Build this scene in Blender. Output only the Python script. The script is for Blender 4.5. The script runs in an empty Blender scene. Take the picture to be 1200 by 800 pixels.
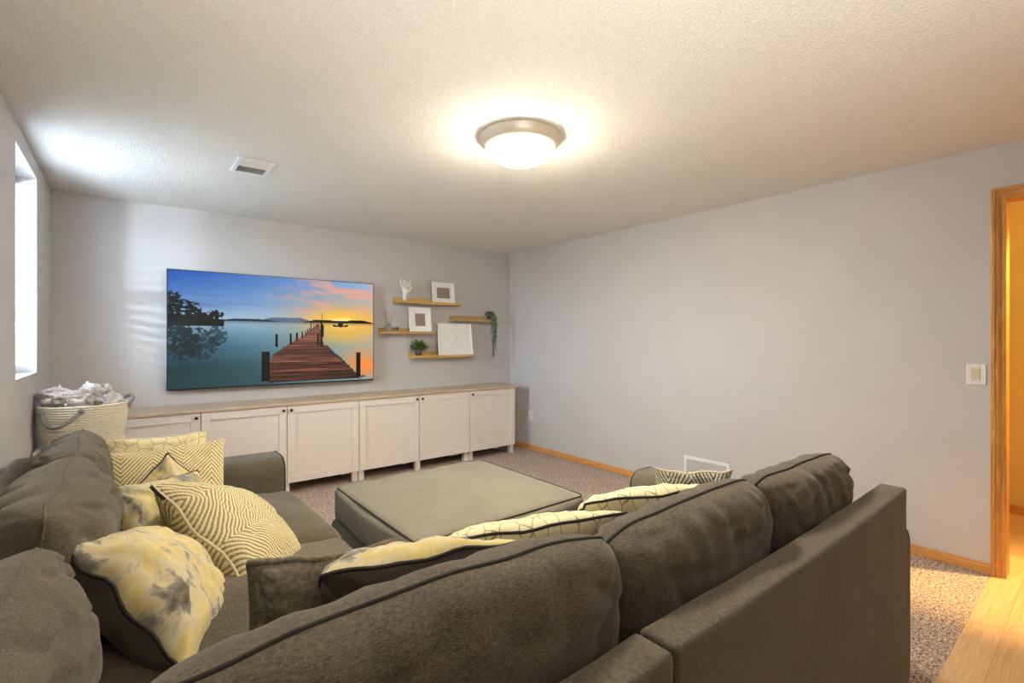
import bpy, bmesh, math, random
import numpy as np
from mathutils import Vector, Matrix, noise

random.seed(7)
S = bpy.context.scene
COL = S.collection

# ------------------------------------------------------------------ camera
XR, YB, XL, H = 3.854, 4.873, -0.44, 2.44      # right wall, TV wall, left wall, ceiling
cam_d = bpy.data.cameras.new('camera')
cam = bpy.data.objects.new('camera', cam_d)
COL.objects.link(cam)
cam.location = (0, 0, 1.3435)
cam.rotation_euler = (math.radians(90), 0, -math.radians(38.56))
cam_d.sensor_width = 36
cam_d.lens = 564.81 / 1200 * 36
cam_d.shift_y = -2.5 / 1200
cam_d.clip_start = 0.01
S.camera = cam

# ------------------------------------------------------------------ view, world, daylight
S.view_settings.view_transform = 'Standard'
S.view_settings.look = 'None'
S.view_settings.exposure = 1.20
S.view_settings.gamma = 1.0
S.view_settings.use_curve_mapping = False

w = bpy.data.worlds.new('daylight')
S.world = w
w.use_nodes = True
bg = w.node_tree.nodes['Background']
bg.inputs['Color'].default_value = (0.72, 0.84, 1.0, 1)
bg.inputs['Strength'].default_value = 35.0
_tc = w.node_tree.nodes.new('ShaderNodeTexCoord')
_sp = w.node_tree.nodes.new('ShaderNodeSeparateXYZ')
_rp = w.node_tree.nodes.new('ShaderNodeValToRGB')       # overcast sky over darker ground
_rp.color_ramp.elements[0].position, _rp.color_ramp.elements[0].color = 0.47, (0.16, 0.17, 0.18, 1)
_rp.color_ramp.elements[1].position, _rp.color_ramp.elements[1].color = 0.53, (0.72, 0.84, 1.0, 1)
_ma = w.node_tree.nodes.new('ShaderNodeMath')
_ma.operation = 'MULTIPLY_ADD'
_ma.inputs[1].default_value = _ma.inputs[2].default_value = 0.5
w.node_tree.links.new(_tc.outputs['Generated'], _sp.inputs[0])
w.node_tree.links.new(_sp.outputs[2], _ma.inputs[0])
w.node_tree.links.new(_ma.outputs[0], _rp.inputs[0])
w.node_tree.links.new(_rp.outputs[0], bg.inputs['Color'])

gl_d = bpy.data.lights.new('window_well_glint', 'AREA')     # added light outside the window, throws the slat streaks onto the TV wall
gl = bpy.data.objects.new('window_well_glint', gl_d)
COL.objects.link(gl)
gl_d.shape = 'RECTANGLE'
gl_d.size, gl_d.size_y = 0.14, 0.05
gl_d.energy = 27.0
gl_d.color = (0.80, 0.87, 1.0)
gl.location = (-1.45, 2.55, 1.78)
gl.rotation_euler = Vector((1.0, 1.35, 0.0)).to_track_quat('-Z', 'Y').to_euler()

por_d = bpy.data.lights.new('window_portal', 'AREA')       # guides the sampling of the daylight, adds none
por = bpy.data.objects.new('window_portal', por_d)
COL.objects.link(por)
por_d.shape = 'RECTANGLE'
por_d.size, por_d.size_y = 0.72, 1.2
por_d.cycles.is_portal = True
por.location = (XL - 0.2, 3.797, 1.74)
por.rotation_euler = (0, -math.radians(90), 0)
por.rotation_euler = Vector((1, 0, 0)).to_track_quat('-Z', 'Y').to_euler()

bf_d = bpy.data.lights.new('bounce_flash', 'SPOT')          # added unseen spot, aimed up to brighten the ceiling
bf = bpy.data.objects.new('bounce_flash', bf_d)
COL.objects.link(bf)
bf_d.energy = 105.0
bf_d.color = (1.0, 0.93, 0.84)
bf_d.shadow_soft_size = 0.15
bf_d.spot_size = math.radians(112)
bf_d.spot_blend = 1.0
bf.location = (0.25, -0.35, 0.95)
bf.rotation_euler = Vector((0.42, 0.55, 1.0)).to_track_quat('-Z', 'Y').to_euler()

LAMP_E, LAMP_C = 100.0, (1.0, 0.885, 0.69)
REAR_FILL_E = 7.0  # strength of the added fill lamp behind the camera
HALL_W, HALL_C = 225.0, (1.0, 0.58, 0.19)

# ------------------------------------------------------------------ material helpers
MATS = {}
def new_mat(name):
    m = bpy.data.materials.new(name)
    m.use_nodes = True
    nt = m.node_tree
    b = nt.nodes['Principled BSDF']
    return m, nt, b

def N(nt, typ, **kw):
    n = nt.nodes.new(typ)
    for k, v in kw.items():
        if k in n.inputs.keys() if isinstance(k, str) else False:
            n.inputs[k].default_value = v
        else:
            setattr(n, k, v)
    return n

def ramp(nt, fac, stops):
    r = nt.nodes.new('ShaderNodeValToRGB')
    el = r.color_ramp.elements
    while len(el) < len(stops):
        el.new(0.5)
    for e, (p, c) in zip(el, stops):
        e.position = p
        e.color = (c[0], c[1], c[2], 1)
    nt.links.new(fac, r.inputs['Fac'])
    return r.outputs['Color']

def coords(nt, kind='Object', scale=(1, 1, 1), rot=(0, 0, 0)):
    t = nt.nodes.new('ShaderNodeTexCoord')
    m = nt.nodes.new('ShaderNodeMapping')
    m.inputs['Scale'].default_value = scale
    m.inputs['Rotation'].default_value = rot
    nt.links.new(t.outputs[kind], m.inputs['Vector'])
    return m.outputs['Vector']

def noise_tex(nt, vec, scale, detail=3, rough=0.5, dist=0.0):
    n = nt.nodes.new('ShaderNodeTexNoise')
    n.inputs['Scale'].default_value = scale
    n.inputs['Detail'].default_value = detail
    n.inputs['Roughness'].default_value = rough
    n.inputs['Distortion'].default_value = dist
    nt.links.new(vec, n.inputs['Vector'])
    return n.outputs['Fac']

def bump(nt, b, h, strength, dist):
    n = nt.nodes.new('ShaderNodeBump')
    n.inputs['Strength'].default_value = strength
    n.inputs['Distance'].default_value = dist
    nt.links.new(h, n.inputs['Height'])
    nt.links.new(n.outputs['Normal'], b.inputs['Normal'])
    return n

def M2(nt, op, a, bb=None, c=None):
    n = nt.nodes.new('ShaderNodeMath')
    n.operation = op
    for i, v in enumerate((a, bb, c)):
        if v is None:
            continue
        if isinstance(v, (int, float)):
            n.inputs[i].default_value = v
        else:
            nt.links.new(v, n.inputs[i])
    return n.outputs[0]

def mixc(nt, fac, a, bb, mode='MIX'):
    n = nt.nodes.new('ShaderNodeMix')
    n.data_type = 'RGBA'
    n.blend_type = mode
    for sock, v in ((n.inputs[0], fac), (n.inputs[6], a), (n.inputs[7], bb)):
        if isinstance(v, (int, float)):
            sock.default_value = v
        elif isinstance(v, tuple):
            sock.default_value = (v[0], v[1], v[2], 1)
        else:
            nt.links.new(v, sock)
    return n.outputs[2]

def plain(name, col, rough=0.6, var=0.06, scale=20, metal=0.0, bs=0.0, bscale=200, spec=0.5):
    m, nt, b = new_mat(name)
    v = coords(nt)
    f = noise_tex(nt, v, scale, 3)
    lo = tuple(c * (1 - var) for c in col)
    hi = tuple(min(1, c * (1 + var)) for c in col)
    nt.links.new(ramp(nt, f, [(0.3, lo), (0.7, hi)]), b.inputs['Base Color'])
    b.inputs['Roughness'].default_value = rough
    b.inputs['Metallic'].default_value = metal
    b.inputs['Specular IOR Level'].default_value = spec
    if bs:
        bump(nt, b, noise_tex(nt, v, bscale, 2), bs, 0.002)
    return m

def mat_ceiling():
    m, nt, b = new_mat('knockdown_ceiling')
    v = coords(nt)
    b.inputs['Roughness'].default_value = 0.95
    b.inputs['Specular IOR Level'].default_value = 0.1
    a = noise_tex(nt, v, 95, 3, 0.6, 0.3)
    big = ramp(nt, a, [(0.40, (0, 0, 0)), (0.62, (1, 1, 1))])
    nt.links.new(ramp(nt, a, [(0.35, (0.78, 0.765, 0.73)), (0.65, (0.87, 0.86, 0.83))]), b.inputs['Base Color'])
    bump(nt, b, big, 0.5, 0.005)
    return m

def mat_wall(name, col):
    m, nt, b = new_mat(name)
    v = coords(nt)
    b.inputs['Roughness'].default_value = 0.62
    b.inputs['Specular IOR Level'].default_value = 0.25
    f = noise_tex(nt, v, 3, 2)
    nt.links.new(ramp(nt, f, [(0.3, tuple(c * .98 for c in col)), (0.7, tuple(c * 1.02 for c in col))]), b.inputs['Base Color'])
    bump(nt, b, noise_tex(nt, v, 150, 3), 0.12, 0.003)
    return m

def mat_oak(name, c1, c2, axis=0, rough=0.42, scale=1.0):
    m, nt, b = new_mat(name)
    sc = [16.0 * scale] * 3
    sc[axis] = 1.1 * scale
    t = nt.nodes.new('ShaderNodeTexCoord')
    oi = nt.nodes.new('ShaderNodeObjectInfo')
    add = nt.nodes.new('ShaderNodeVectorMath')
    add.operation = 'MULTIPLY_ADD'
    nt.links.new(oi.outputs['Random'], add.inputs[0])
    add.inputs[1].default_value = (37, 17, 23)
    nt.links.new(t.outputs['Object'], add.inputs[2])
    mp = nt.nodes.new('ShaderNodeMapping')
    mp.inputs['Scale'].default_value = sc
    nt.links.new(add.outputs[0], mp.inputs['Vector'])
    f = noise_tex(nt, mp.outputs[0], 3.0, 6, 0.6, 1.2)
    g = noise_tex(nt, mp.outputs[0], 14.0, 3, 0.6, 0.2)
    mid = M2(nt, 'ADD', M2(nt, 'MULTIPLY', f, 0.7), M2(nt, 'MULTIPLY', g, 0.3))
    base = ramp(nt, mid, [(0.36, c2), (0.62, c1)])
    tint = M2(nt, 'MULTIPLY_ADD', oi.outputs['Random'], 0.34, 0.83)
    cmb = nt.nodes.new('ShaderNodeCombineColor')
    for i in range(3):
        nt.links.new(tint, cmb.inputs[i])
    nt.links.new(mixc(nt, 1.0, base, cmb.outputs[0], 'MULTIPLY'), b.inputs['Base Color'])
    b.inputs['Roughness'].default_value = rough
    bump(nt, b, mid, 0.08, 0.002)
    return m

def mat_carpet():
    m, nt, b = new_mat('speckled_carpet')
    v = coords(nt)
    a = noise_tex(nt, v, 110, 2, 0.8)
    c = noise_tex(nt, v, 55, 3, 0.7)
    d = noise_tex(nt, v, 6, 3, 0.5)
    mid = M2(nt, 'ADD', M2(nt, 'MULTIPLY', a, 0.55), M2(nt, 'MULTIPLY', c, 0.45))
    base = ramp(nt, mid, [(0.38, (0.12, 0.085, 0.07)), (0.5, (0.48, 0.38, 0.33)), (0.62, (0.86, 0.72, 0.64))])
    soft = ramp(nt, d, [(0.3, (0.88, 0.88, 0.88)), (0.7, (1, 1, 1))])
    nt.links.new(mixc(nt, 1.0, base, soft, 'MULTIPLY'), b.inputs['Base Color'])
    b.inputs['Roughness'].default_value = 1.0
    b.inputs['Specular IOR Level'].default_value = 0.0
    bump(nt, b, mid, 0.6, 0.015)
    return m

def mat_chenille(name, dark, light, rot=(0, 0, 0)):
    m, nt, b = new_mat(name)
    v = coords(nt, scale=(1, 1, 1), rot=rot)
    mp = nt.nodes.new('ShaderNodeMapping')
    mp.inputs['Scale'].default_value = (110, 110, 640)
    nt.links.new(v, mp.inputs['Vector'])
    h = noise_tex(nt, mp.outputs[0], 1.0, 3, 0.7)
    mp2 = nt.nodes.new('ShaderNodeMapping')
    mp2.inputs['Scale'].default_value = (560, 560, 80)
    nt.links.new(v, mp2.inputs['Vector'])
    k = noise_tex(nt, mp2.outputs[0], 1.0, 3, 0.7)
    big = noise_tex(nt, v, 5, 3, 0.6)
    mid = M2(nt, 'ADD', M2(nt, 'MULTIPLY', h, 0.5), M2(nt, 'MULTIPLY', k, 0.5))
    mid2 = M2(nt, 'ADD', M2(nt, 'MULTIPLY', mid, 0.85), M2(nt, 'MULTIPLY', big, 0.15))
    nt.links.new(ramp(nt, mid2, [(0.38, dark), (0.62, light)]), b.inputs['Base Color'])
    b.inputs['Roughness'].default_value = 0.95
    b.inputs['Specular IOR Level'].default_value = 0.12
    b.inputs['Sheen Weight'].default_value = 0.25
    b.inputs['Sheen Roughness'].default_value = 0.5
    bump(nt, b, mid, 0.5, 0.0022)
    return m

def uvsplit(nt):
    t = nt.nodes.new('ShaderNodeTexCoord')
    s = nt.nodes.new('ShaderNodeSeparateXYZ')
    nt.links.new(t.outputs['UV'], s.inputs[0])
    return t.outputs['UV'], s.outputs[0], s.outputs[1]

def mat_herring(name, light, dark, nz=3.2, ns=22.0, phase=0.0):
    m, nt, b = new_mat(name)
    uv, u, v = uvsplit(nt)
    uu = M2(nt, 'ADD', u, phase)
    tri = M2(nt, 'ABSOLUTE', M2(nt, 'SUBTRACT', M2(nt, 'FRACT', M2(nt, 'MULTIPLY', uu, nz)), 0.5))
    s = M2(nt, 'ADD', M2(nt, 'MULTIPLY', v, ns), M2(nt, 'MULTIPLY', tri, ns * 0.62))
    line = M2(nt, 'SINE', M2(nt, 'MULTIPLY', s, 6.2832))
    stitch = M2(nt, 'SINE', M2(nt, 'MULTIPLY', uu, 420.0))
    n = noise_tex(nt, uv, 40, 2)
    f = M2(nt, 'ADD', line, M2(nt, 'MULTIPLY', stitch, 0.35))
    f = M2(nt, 'ADD', f, M2(nt, 'MULTIPLY', M2(nt, 'SUBTRACT', n, 0.5), 0.8))
    fr = M2(nt, 'MULTIPLY_ADD', f, 0.5, 0.5)
    nt.links.new(ramp(nt, fr, [(0.28, dark), (0.52, light)]), b.inputs['Base Color'])
    b.inputs['Roughness'].default_value = 0.95
    b.inputs['Specular IOR Level'].default_value = 0.1
    bump(nt, b, fr, 0.6, 0.0025)
    return m

def mat_lattice(name, light, dark, sc=7.0, tw=(0.035, 0.06)):
    m, nt, b = new_mat(name)
    uv, u, v = uvsplit(nt)
    vo = nt.nodes.new('ShaderNodeTexVoronoi')
    vo.feature = 'DISTANCE_TO_EDGE'
    vo.voronoi_dimensions = '2D'
    vo.inputs['Scale'].default_value = sc
    vo.inputs['Randomness'].default_value = 0.72
    nt.links.new(uv, vo.inputs['Vector'])
    g = noise_tex(nt, uv, 60, 3)
    d = M2(nt, 'ADD', vo.outputs['Distance'], M2(nt, 'MULTIPLY', M2(nt, 'SUBTRACT', g, 0.5), 0.03))
    nt.links.new(ramp(nt, d, [(tw[0], dark), (tw[1], light)]), b.inputs['Base Color'])
    b.inputs['Roughness'].default_value = 0.95
    b.inputs['Specular IOR Level'].default_value = 0.1
    bump(nt, b, noise_tex(nt, uv, 300, 2), 0.3, 0.001)
    return m

def mat_watercolor(name, seed=0.0, bright=1.0):
    m, nt, b = new_mat(name)
    t = nt.nodes.new('ShaderNodeTexCoord')
    mp = nt.nodes.new('ShaderNodeMapping')
    mp.inputs['Location'].default_value = (seed, seed * 1.7, seed)
    mp.inputs['Scale'].default_value = (1.0, 2.0, 1.0)
    mp.inputs['Rotation'].default_value = (0, 0, 0.6)
    nt.links.new(t.outputs['UV'], mp.inputs['Vector'])
    a = noise_tex(nt, mp.outputs[0], 3.0, 7, 0.62, 0.35)
    c = noise_tex(nt, mp.outputs[0], 2.4, 6, 0.65, 0.5)
    k = bright
    base = ramp(nt, a, [(0.34, (0.10 * k, 0.085 * k, 0.065 * k)), (0.41, (0.26 * k, 0.24 * k, 0.20 * k)),
                        (0.46, (0.58 * k, 0.52 * k, 0.36 * k)), (0.56, (0.62 * k, 0.50 * k, 0.19 * k)), (0.66, (0.68 * k, 0.62 * k, 0.42 * k))])
    msk = ramp(nt, c, [(0.54, (0, 0, 0)), (0.60, (1, 1, 1))])
    sepn = nt.nodes.new('ShaderNodeSeparateColor')
    nt.links.new(msk, sepn.inputs[0])
    col = mixc(nt, M2(nt, 'MULTIPLY', sepn.outputs[0], 0.72), base, (0.20 * k, 0.205 * k, 0.18 * k))
    nt.links.new(col, b.inputs['Base Color'])
    b.inputs['Roughness'].default_value = 0.9
    b.inputs['Sheen Weight'].default_value = 0.2
    b.inputs['Specular IOR Level'].default_value = 0.15
    bump(nt, b, noise_tex(nt, t.outputs['UV'], 160, 3), 0.2, 0.001)
    return m

def mat_emit(name, col, e):
    m, nt, b = new_mat(name)
    b.inputs['Base Color'].default_value = (0.9, 0.9, 0.88, 1)
    b.inputs['Emission Color'].default_value = (*col, 1)
    t_ = nt.nodes.new('ShaderNodeTexCoord')
    sp_ = nt.nodes.new('ShaderNodeSeparateXYZ')
    nt.links.new(t_.outputs['Object'], sp_.inputs[0])
    mr_ = nt.nodes.new('ShaderNodeMapRange')      # bulbs sit low in the bowl: its rim glows less than its base
    mr_.inputs['From Min'].default_value = -0.062
    mr_.inputs['From Max'].default_value = -0.148
    mr_.inputs['To Min'].default_value = e * 0.22
    mr_.inputs['To Max'].default_value = e * 1.25
    nt.links.new(sp_.outputs[2], mr_.inputs['Value'])
    nt.links.new(mr_.outputs[0], b.inputs['Emission Strength'])
    b.inputs['Roughness'].default_value = 0.3
    return m

MATS['ceiling'] = mat_ceiling()
MATS['wall'] = mat_wall('pale_grey_wall_paint', (0.555, 0.545, 0.55))
MATS['wall_yellow'] = mat_wall('yellow_hallway_paint', (0.72, 0.56, 0.24))
MATS['white_wall'] = mat_wall('white_reveal_paint', (0.78, 0.79, 0.80))
MATS['carpet'] = mat_carpet()
MATS['casing'] = mat_oak('golden_oak_casing', (0.66, 0.34, 0.085), (0.36, 0.15, 0.03), 2, 0.35)
MATS['baseb_y'] = mat_oak('golden_oak_baseboard_y', (0.68, 0.35, 0.11), (0.48, 0.21, 0.06), 1, 0.4)
MATS['baseb_x'] = mat_oak('golden_oak_baseboard_x', (0.66, 0.34, 0.11), (0.46, 0.20, 0.06), 0, 0.4)
MATS['plank'] = mat_oak('light_maple_floor', (0.68, 0.47, 0.26), (0.52, 0.33, 0.16), 0, 0.38)
MATS['ledge'] = mat_oak('oak_ledge', (0.68, 0.44, 0.15), (0.52, 0.31, 0.09), 0, 0.45, 2.0)
MATS['counter'] = mat_oak('pale_oak_worktop', (0.70, 0.56, 0.42), (0.56, 0.43, 0.30), 0, 0.4)
MATS['cab'] = plain('white_cabinet_lacquer', (0.80, 0.75, 0.71), 0.4, 0.015)
MATS['cab_in'] = plain('dark_cabinet_underside', (0.06, 0.05, 0.045), 0.8)
MATS['black'] = plain('black_metal', (0.015, 0.015, 0.016), 0.35)
MATS['chen'] = mat_chenille('grey_brown_chenille', (0.034, 0.028, 0.019), (0.175, 0.150, 0.108))
MATS['chen_v'] = mat_chenille('grey_brown_chenille_panel', (0.050, 0.042, 0.029), (0.170, 0.146, 0.106), (0, 0, 0))
MATS['suede'] = mat_chenille('taupe_ottoman_fabric', (0.14, 0.128, 0.098), (0.25, 0.228, 0.178))
MATS['pipe'] = plain('dark_piping', (0.03, 0.027, 0.024), 0.9, 0.1, 60)
MATS['pipe_l'] = plain('taupe_piping', (0.075, 0.066, 0.054), 0.9, 0.1, 60)
MATS['pipe_w'] = plain('cream_piping', (0.62, 0.56, 0.40), 0.9, 0.1, 60)
MATS['herring'] = mat_herring('yellow_herringbone_weave', (0.76, 0.66, 0.36), (0.30, 0.26, 0.15), 2.0, 21.0)
MATS['herring2'] = mat_herring('fine_yellow_herringbone_weave', (0.72, 0.63, 0.37), (0.28, 0.24, 0.15), 1.2, 34.0, 0.2)
MATS['herring3'] = mat_herring('black_white_herringbone_weave', (0.62, 0.60, 0.52), (0.10, 0.10, 0.08), 2.6, 20.0, 0.1)
MATS['lattice'] = mat_lattice('cream_lattice_print', (0.74, 0.66, 0.40), (0.42, 0.36, 0.21), 9.0, (0.02, 0.045))
MATS['lattice2'] = mat_lattice('cream_crackle_print', (0.70, 0.64, 0.42), (0.33, 0.29, 0.20), 10.0, (0.02, 0.045))
MATS['water1'] = mat_watercolor('watercolour_print_a', 0.0)
MATS['water2'] = mat_watercolor('watercolour_print_b', 3.3)
MATS['water3'] = mat_watercolor('watercolour_print_c', 7.1)
MATS['water4'] = mat_watercolor('watercolour_print_d', 12.7)
MATS['velvet'] = mat_chenille('dark_velvet_back', (0.045, 0.04, 0.035), (0.115, 0.10, 0.085))
MATS['sherpa'] = plain('taupe_sherpa', (0.20, 0.172, 0.125), 1.0, 0.35, 90, bs=1.0, bscale=220)
MATS['blanket'] = plain('grey_cream_fleece', (0.47, 0.43, 0.40), 1.0, 0.35, 9, bs=0.9, bscale=160)
MATS['rope'] = plain('cream_cotton_rope', (0.84, 0.77, 0.64), 0.95, 0.08, 80, bs=0.5, bscale=400)
MATS['rope_g'] = plain('grey_cotton_rope', (0.27, 0.25, 0.235), 0.95, 0.1, 80, bs=0.5, bscale=400)
MATS['wood_dark'] = plain('dark_wood_leg', (0.04, 0.025, 0.015), 0.5)
MATS['frame_w'] = plain('white_frame_lacquer', (0.86, 0.85, 0.84), 0.4, 0.01)
MATS['mat_w'] = plain('white_mat_board', (0.88, 0.875, 0.86), 0.8, 0.01)
MATS['taupe_print'] = plain('taupe_paper', (0.30, 0.235, 0.18), 0.8, 0.08, 60)
MATS['mark'] = plain('pale_grey_ink', (0.66, 0.65, 0.64), 0.8, 0.02)
MATS['ceramic'] = plain('white_ceramic', (0.80, 0.74, 0.68), 0.35, 0.02)
MATS['leaf'] = plain('green_leaf', (0.13, 0.20, 0.05), 0.6, 0.5, 30)
MATS['leaf_g'] = plain('grey_green_leaf', (0.30, 0.37, 0.29), 0.7, 0.4, 30)
MATS['stem'] = plain('green_stem', (0.12, 0.16, 0.06), 0.7)
MATS['pot_d'] = plain('dark_pot', (0.10, 0.085, 0.07), 0.6)
MATS['reed'] = plain('reed_stick', (0.45, 0.32, 0.25), 0.8)
MATS['nickel'] = plain('brushed_nickel', (0.62, 0.56, 0.48), 0.42, 0.03, metal=0.2)
MATS['bowl'] = mat_emit('lit_opal_glass', LAMP_C, LAMP_E)
MATS['bowl_fill'] = mat_emit('rear_fill_glass', LAMP_C, REAR_FILL_E)
MATS['plastic'] = plain('white_plastic', (0.80, 0.77, 0.72), 0.4, 0.01)
MATS['almond'] = plain('almond_plastic', (0.62, 0.55, 0.38), 0.4, 0.01)
MATS['vent'] = plain('white_vent_metal', (0.80, 0.80, 0.80), 0.45, 0.01)
MATS['duct'] = plain('dark_duct', (0.06, 0.06, 0.06), 0.8)
MATS['slat'] = plain('white_blind_vinyl', (0.85, 0.85, 0.86), 0.5, 0.01)
MATS['window_vinyl'] = plain('white_window_vinyl', (0.84, 0.85, 0.86), 0.4, 0.01)
MATS['tv_black'] = plain('black_tv_bezel', (0.012, 0.012, 0.014), 0.3)

g, gnt, gb = new_mat('clear_glass')
gnt.nodes.remove(gb)
tr_ = gnt.nodes.new('ShaderNodeBsdfTransparent')
tr_.inputs[0].default_value = (0.95, 0.98, 0.98, 1)
gl_ = gnt.nodes.new('ShaderNodeBsdfGlossy')
gl_.inputs['Roughness'].default_value = 0.02
mx_ = gnt.nodes.new('ShaderNodeMixShader')
mx_.inputs[0].default_value = 0.06
gnt.links.new(tr_.outputs[0], mx_.inputs[1])
gnt.links.new(gl_.outputs[0], mx_.inputs[2])
gnt.links.new(mx_.outputs[0], gnt.nodes['Material Output'].inputs['Surface'])
MATS['glass'] = g
g2, _, gb2 = new_mat('clear_jar_glass')
gb2.inputs['Transmission Weight'].default_value = 0.85
gb2.inputs['Roughness'].default_value = 0.05
gb2.inputs['IOR'].default_value = 1.3
gb2.inputs['Base Color'].default_value = (0.9, 0.88, 0.84, 1)
MATS['jar'] = g2

# ------------------------------------------------------------------ object helpers
def link(name, bm, mat, parent=None, loc=None, rot=None, smooth=False, mtx=None):
    me = bpy.data.meshes.new(name)
    bm.normal_update()
    bm.to_mesh(me)
    bm.free()
    if smooth:
        me.polygons.foreach_set('use_smooth', [True] * len(me.polygons))
    if mat is not None:
        for mm in (mat if isinstance(mat, (list, tuple)) else [mat]):
            me.materials.append(MATS[mm])
    o = bpy.data.objects.new(name, me)
    COL.objects.link(o)
    if parent is not None:
        o.parent = parent
    if loc is not None:
        o.location = loc
    if rot is not None:
        o.rotation_euler = rot
    if mtx is not None:
        o.matrix_world = mtx
    return o

def thing(name, label, cat, loc=(0, 0, 0), rot=(0, 0, 0), group=None):
    o = bpy.data.objects.new(name, None)
    o.empty_display_size = 0.05
    COL.objects.link(o)
    o.location = loc
    o.rotation_euler = rot
    return tag(o, label, cat, group)

def tag(o, label, cat, group=None):
    o['label'] = label
    o['category'] = cat
    if group:
        o['group'] = group
    return o

def struct(o, label=None, cat=None):
    o['kind'] = 'structure'
    if label:
        o['label'] = label
    o['category'] = cat or o.name.split('_')[0].split('.')[0]
    return o

def add_box(bm, x0, x1, y0, y1, z0, z1, bev=0.0, seg=2):
    vs = [bm.verts.new((x, y, z)) for x in (x0, x1) for y in (y0, y1) for z in (z0, z1)]
    idx = [(0, 1, 3, 2), (4, 6, 7, 5), (0, 4, 5, 1), (2, 3, 7, 6), (0, 2, 6, 4), (1, 5, 7, 3)]
    fs = [bm.faces.new([vs[i] for i in f]) for f in idx]
    if bev > 0:
        es = list({e for f in fs for e in f.edges})
        bmesh.ops.bevel(bm, geom=es, offset=bev, segments=seg, affect='EDGES', profile=0.5)
    return bm

def box(x0, x1, y0, y1, z0, z1, bev=0.0, seg=2):
    return add_box(bmesh.new(), x0, x1, y0, y1, z0, z1, bev, seg)

def add_tube(bm, pts, rad, n=8, closed=False, cap=True):
    pts = [Vector(p) for p in pts]
    m = len(pts)
    rads = rad if isinstance(rad, (list, tuple)) else [rad] * m
    rings = []
    prev = None
    for i, p in enumerate(pts):
        if closed:
            t = (pts[(i + 1) % m] - pts[i - 1])
        else:
            t = pts[min(i + 1, m - 1)] - pts[max(i - 1, 0)]
        if t.length < 1e-9:
            t = Vector((0, 0, 1))
        t.normalize()
        if prev is None:
            a = Vector((0, 0, 1)) if abs(t.z) < 0.9 else Vector((1, 0, 0))
            u = t.cross(a).normalized()
        else:
            u = prev - t * prev.dot(t)
            u = u.normalized() if u.length > 1e-6 else t.orthogonal().normalized()
        prev = u
        v = t.cross(u)
        rings.append([bm.verts.new(p + (u * math.cos(2 * math.pi * k / n) + v * math.sin(2 * math.pi * k / n)) * rads[i]) for k in range(n)])
    for i in range(m if closed else m - 1):
        a, b2 = rings[i], rings[(i + 1) % m]
        for k in range(n):
            bm.faces.new((a[k], a[(k + 1) % n], b2[(k + 1) % n], b2[k]))
    if cap and not closed:
        bm.faces.new(list(reversed(rings[0])))
        bm.faces.new(rings[-1])
    return bm

def tube(pts, rad, n=8, closed=False):
    return add_tube(bmesh.new(), pts, rad, n, closed)

def lathe(prof, n=32, cx=0, cy=0, bm=None):
    bm = bm or bmesh.new()
    rings = []
    for r, z in prof:
        if r < 1e-6:
            rings.append([bm.verts.new((cx, cy, z))])
        else:
            rings.append([bm.verts.new((cx + r * math.cos(2 * math.pi * k / n), cy + r * math.sin(2 * math.pi * k / n), z)) for k in range(n)])
    for a, b2 in zip(rings, rings[1:]):
        if len(a) == 1 and len(b2) == 1:
            continue
        for k in range(n):
            k2 = (k + 1) % n
            if len(a) == 1:
                bm.faces.new((a[0], b2[k2], b2[k]))
            elif len(b2) == 1:
                bm.faces.new((a[k], a[k2], b2[0]))
            else:
                bm.faces.new((a[k], a[k2], b2[k2], b2[k]))
    bmesh.ops.recalc_face_normals(bm, faces=bm.faces)
    return bm

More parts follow.
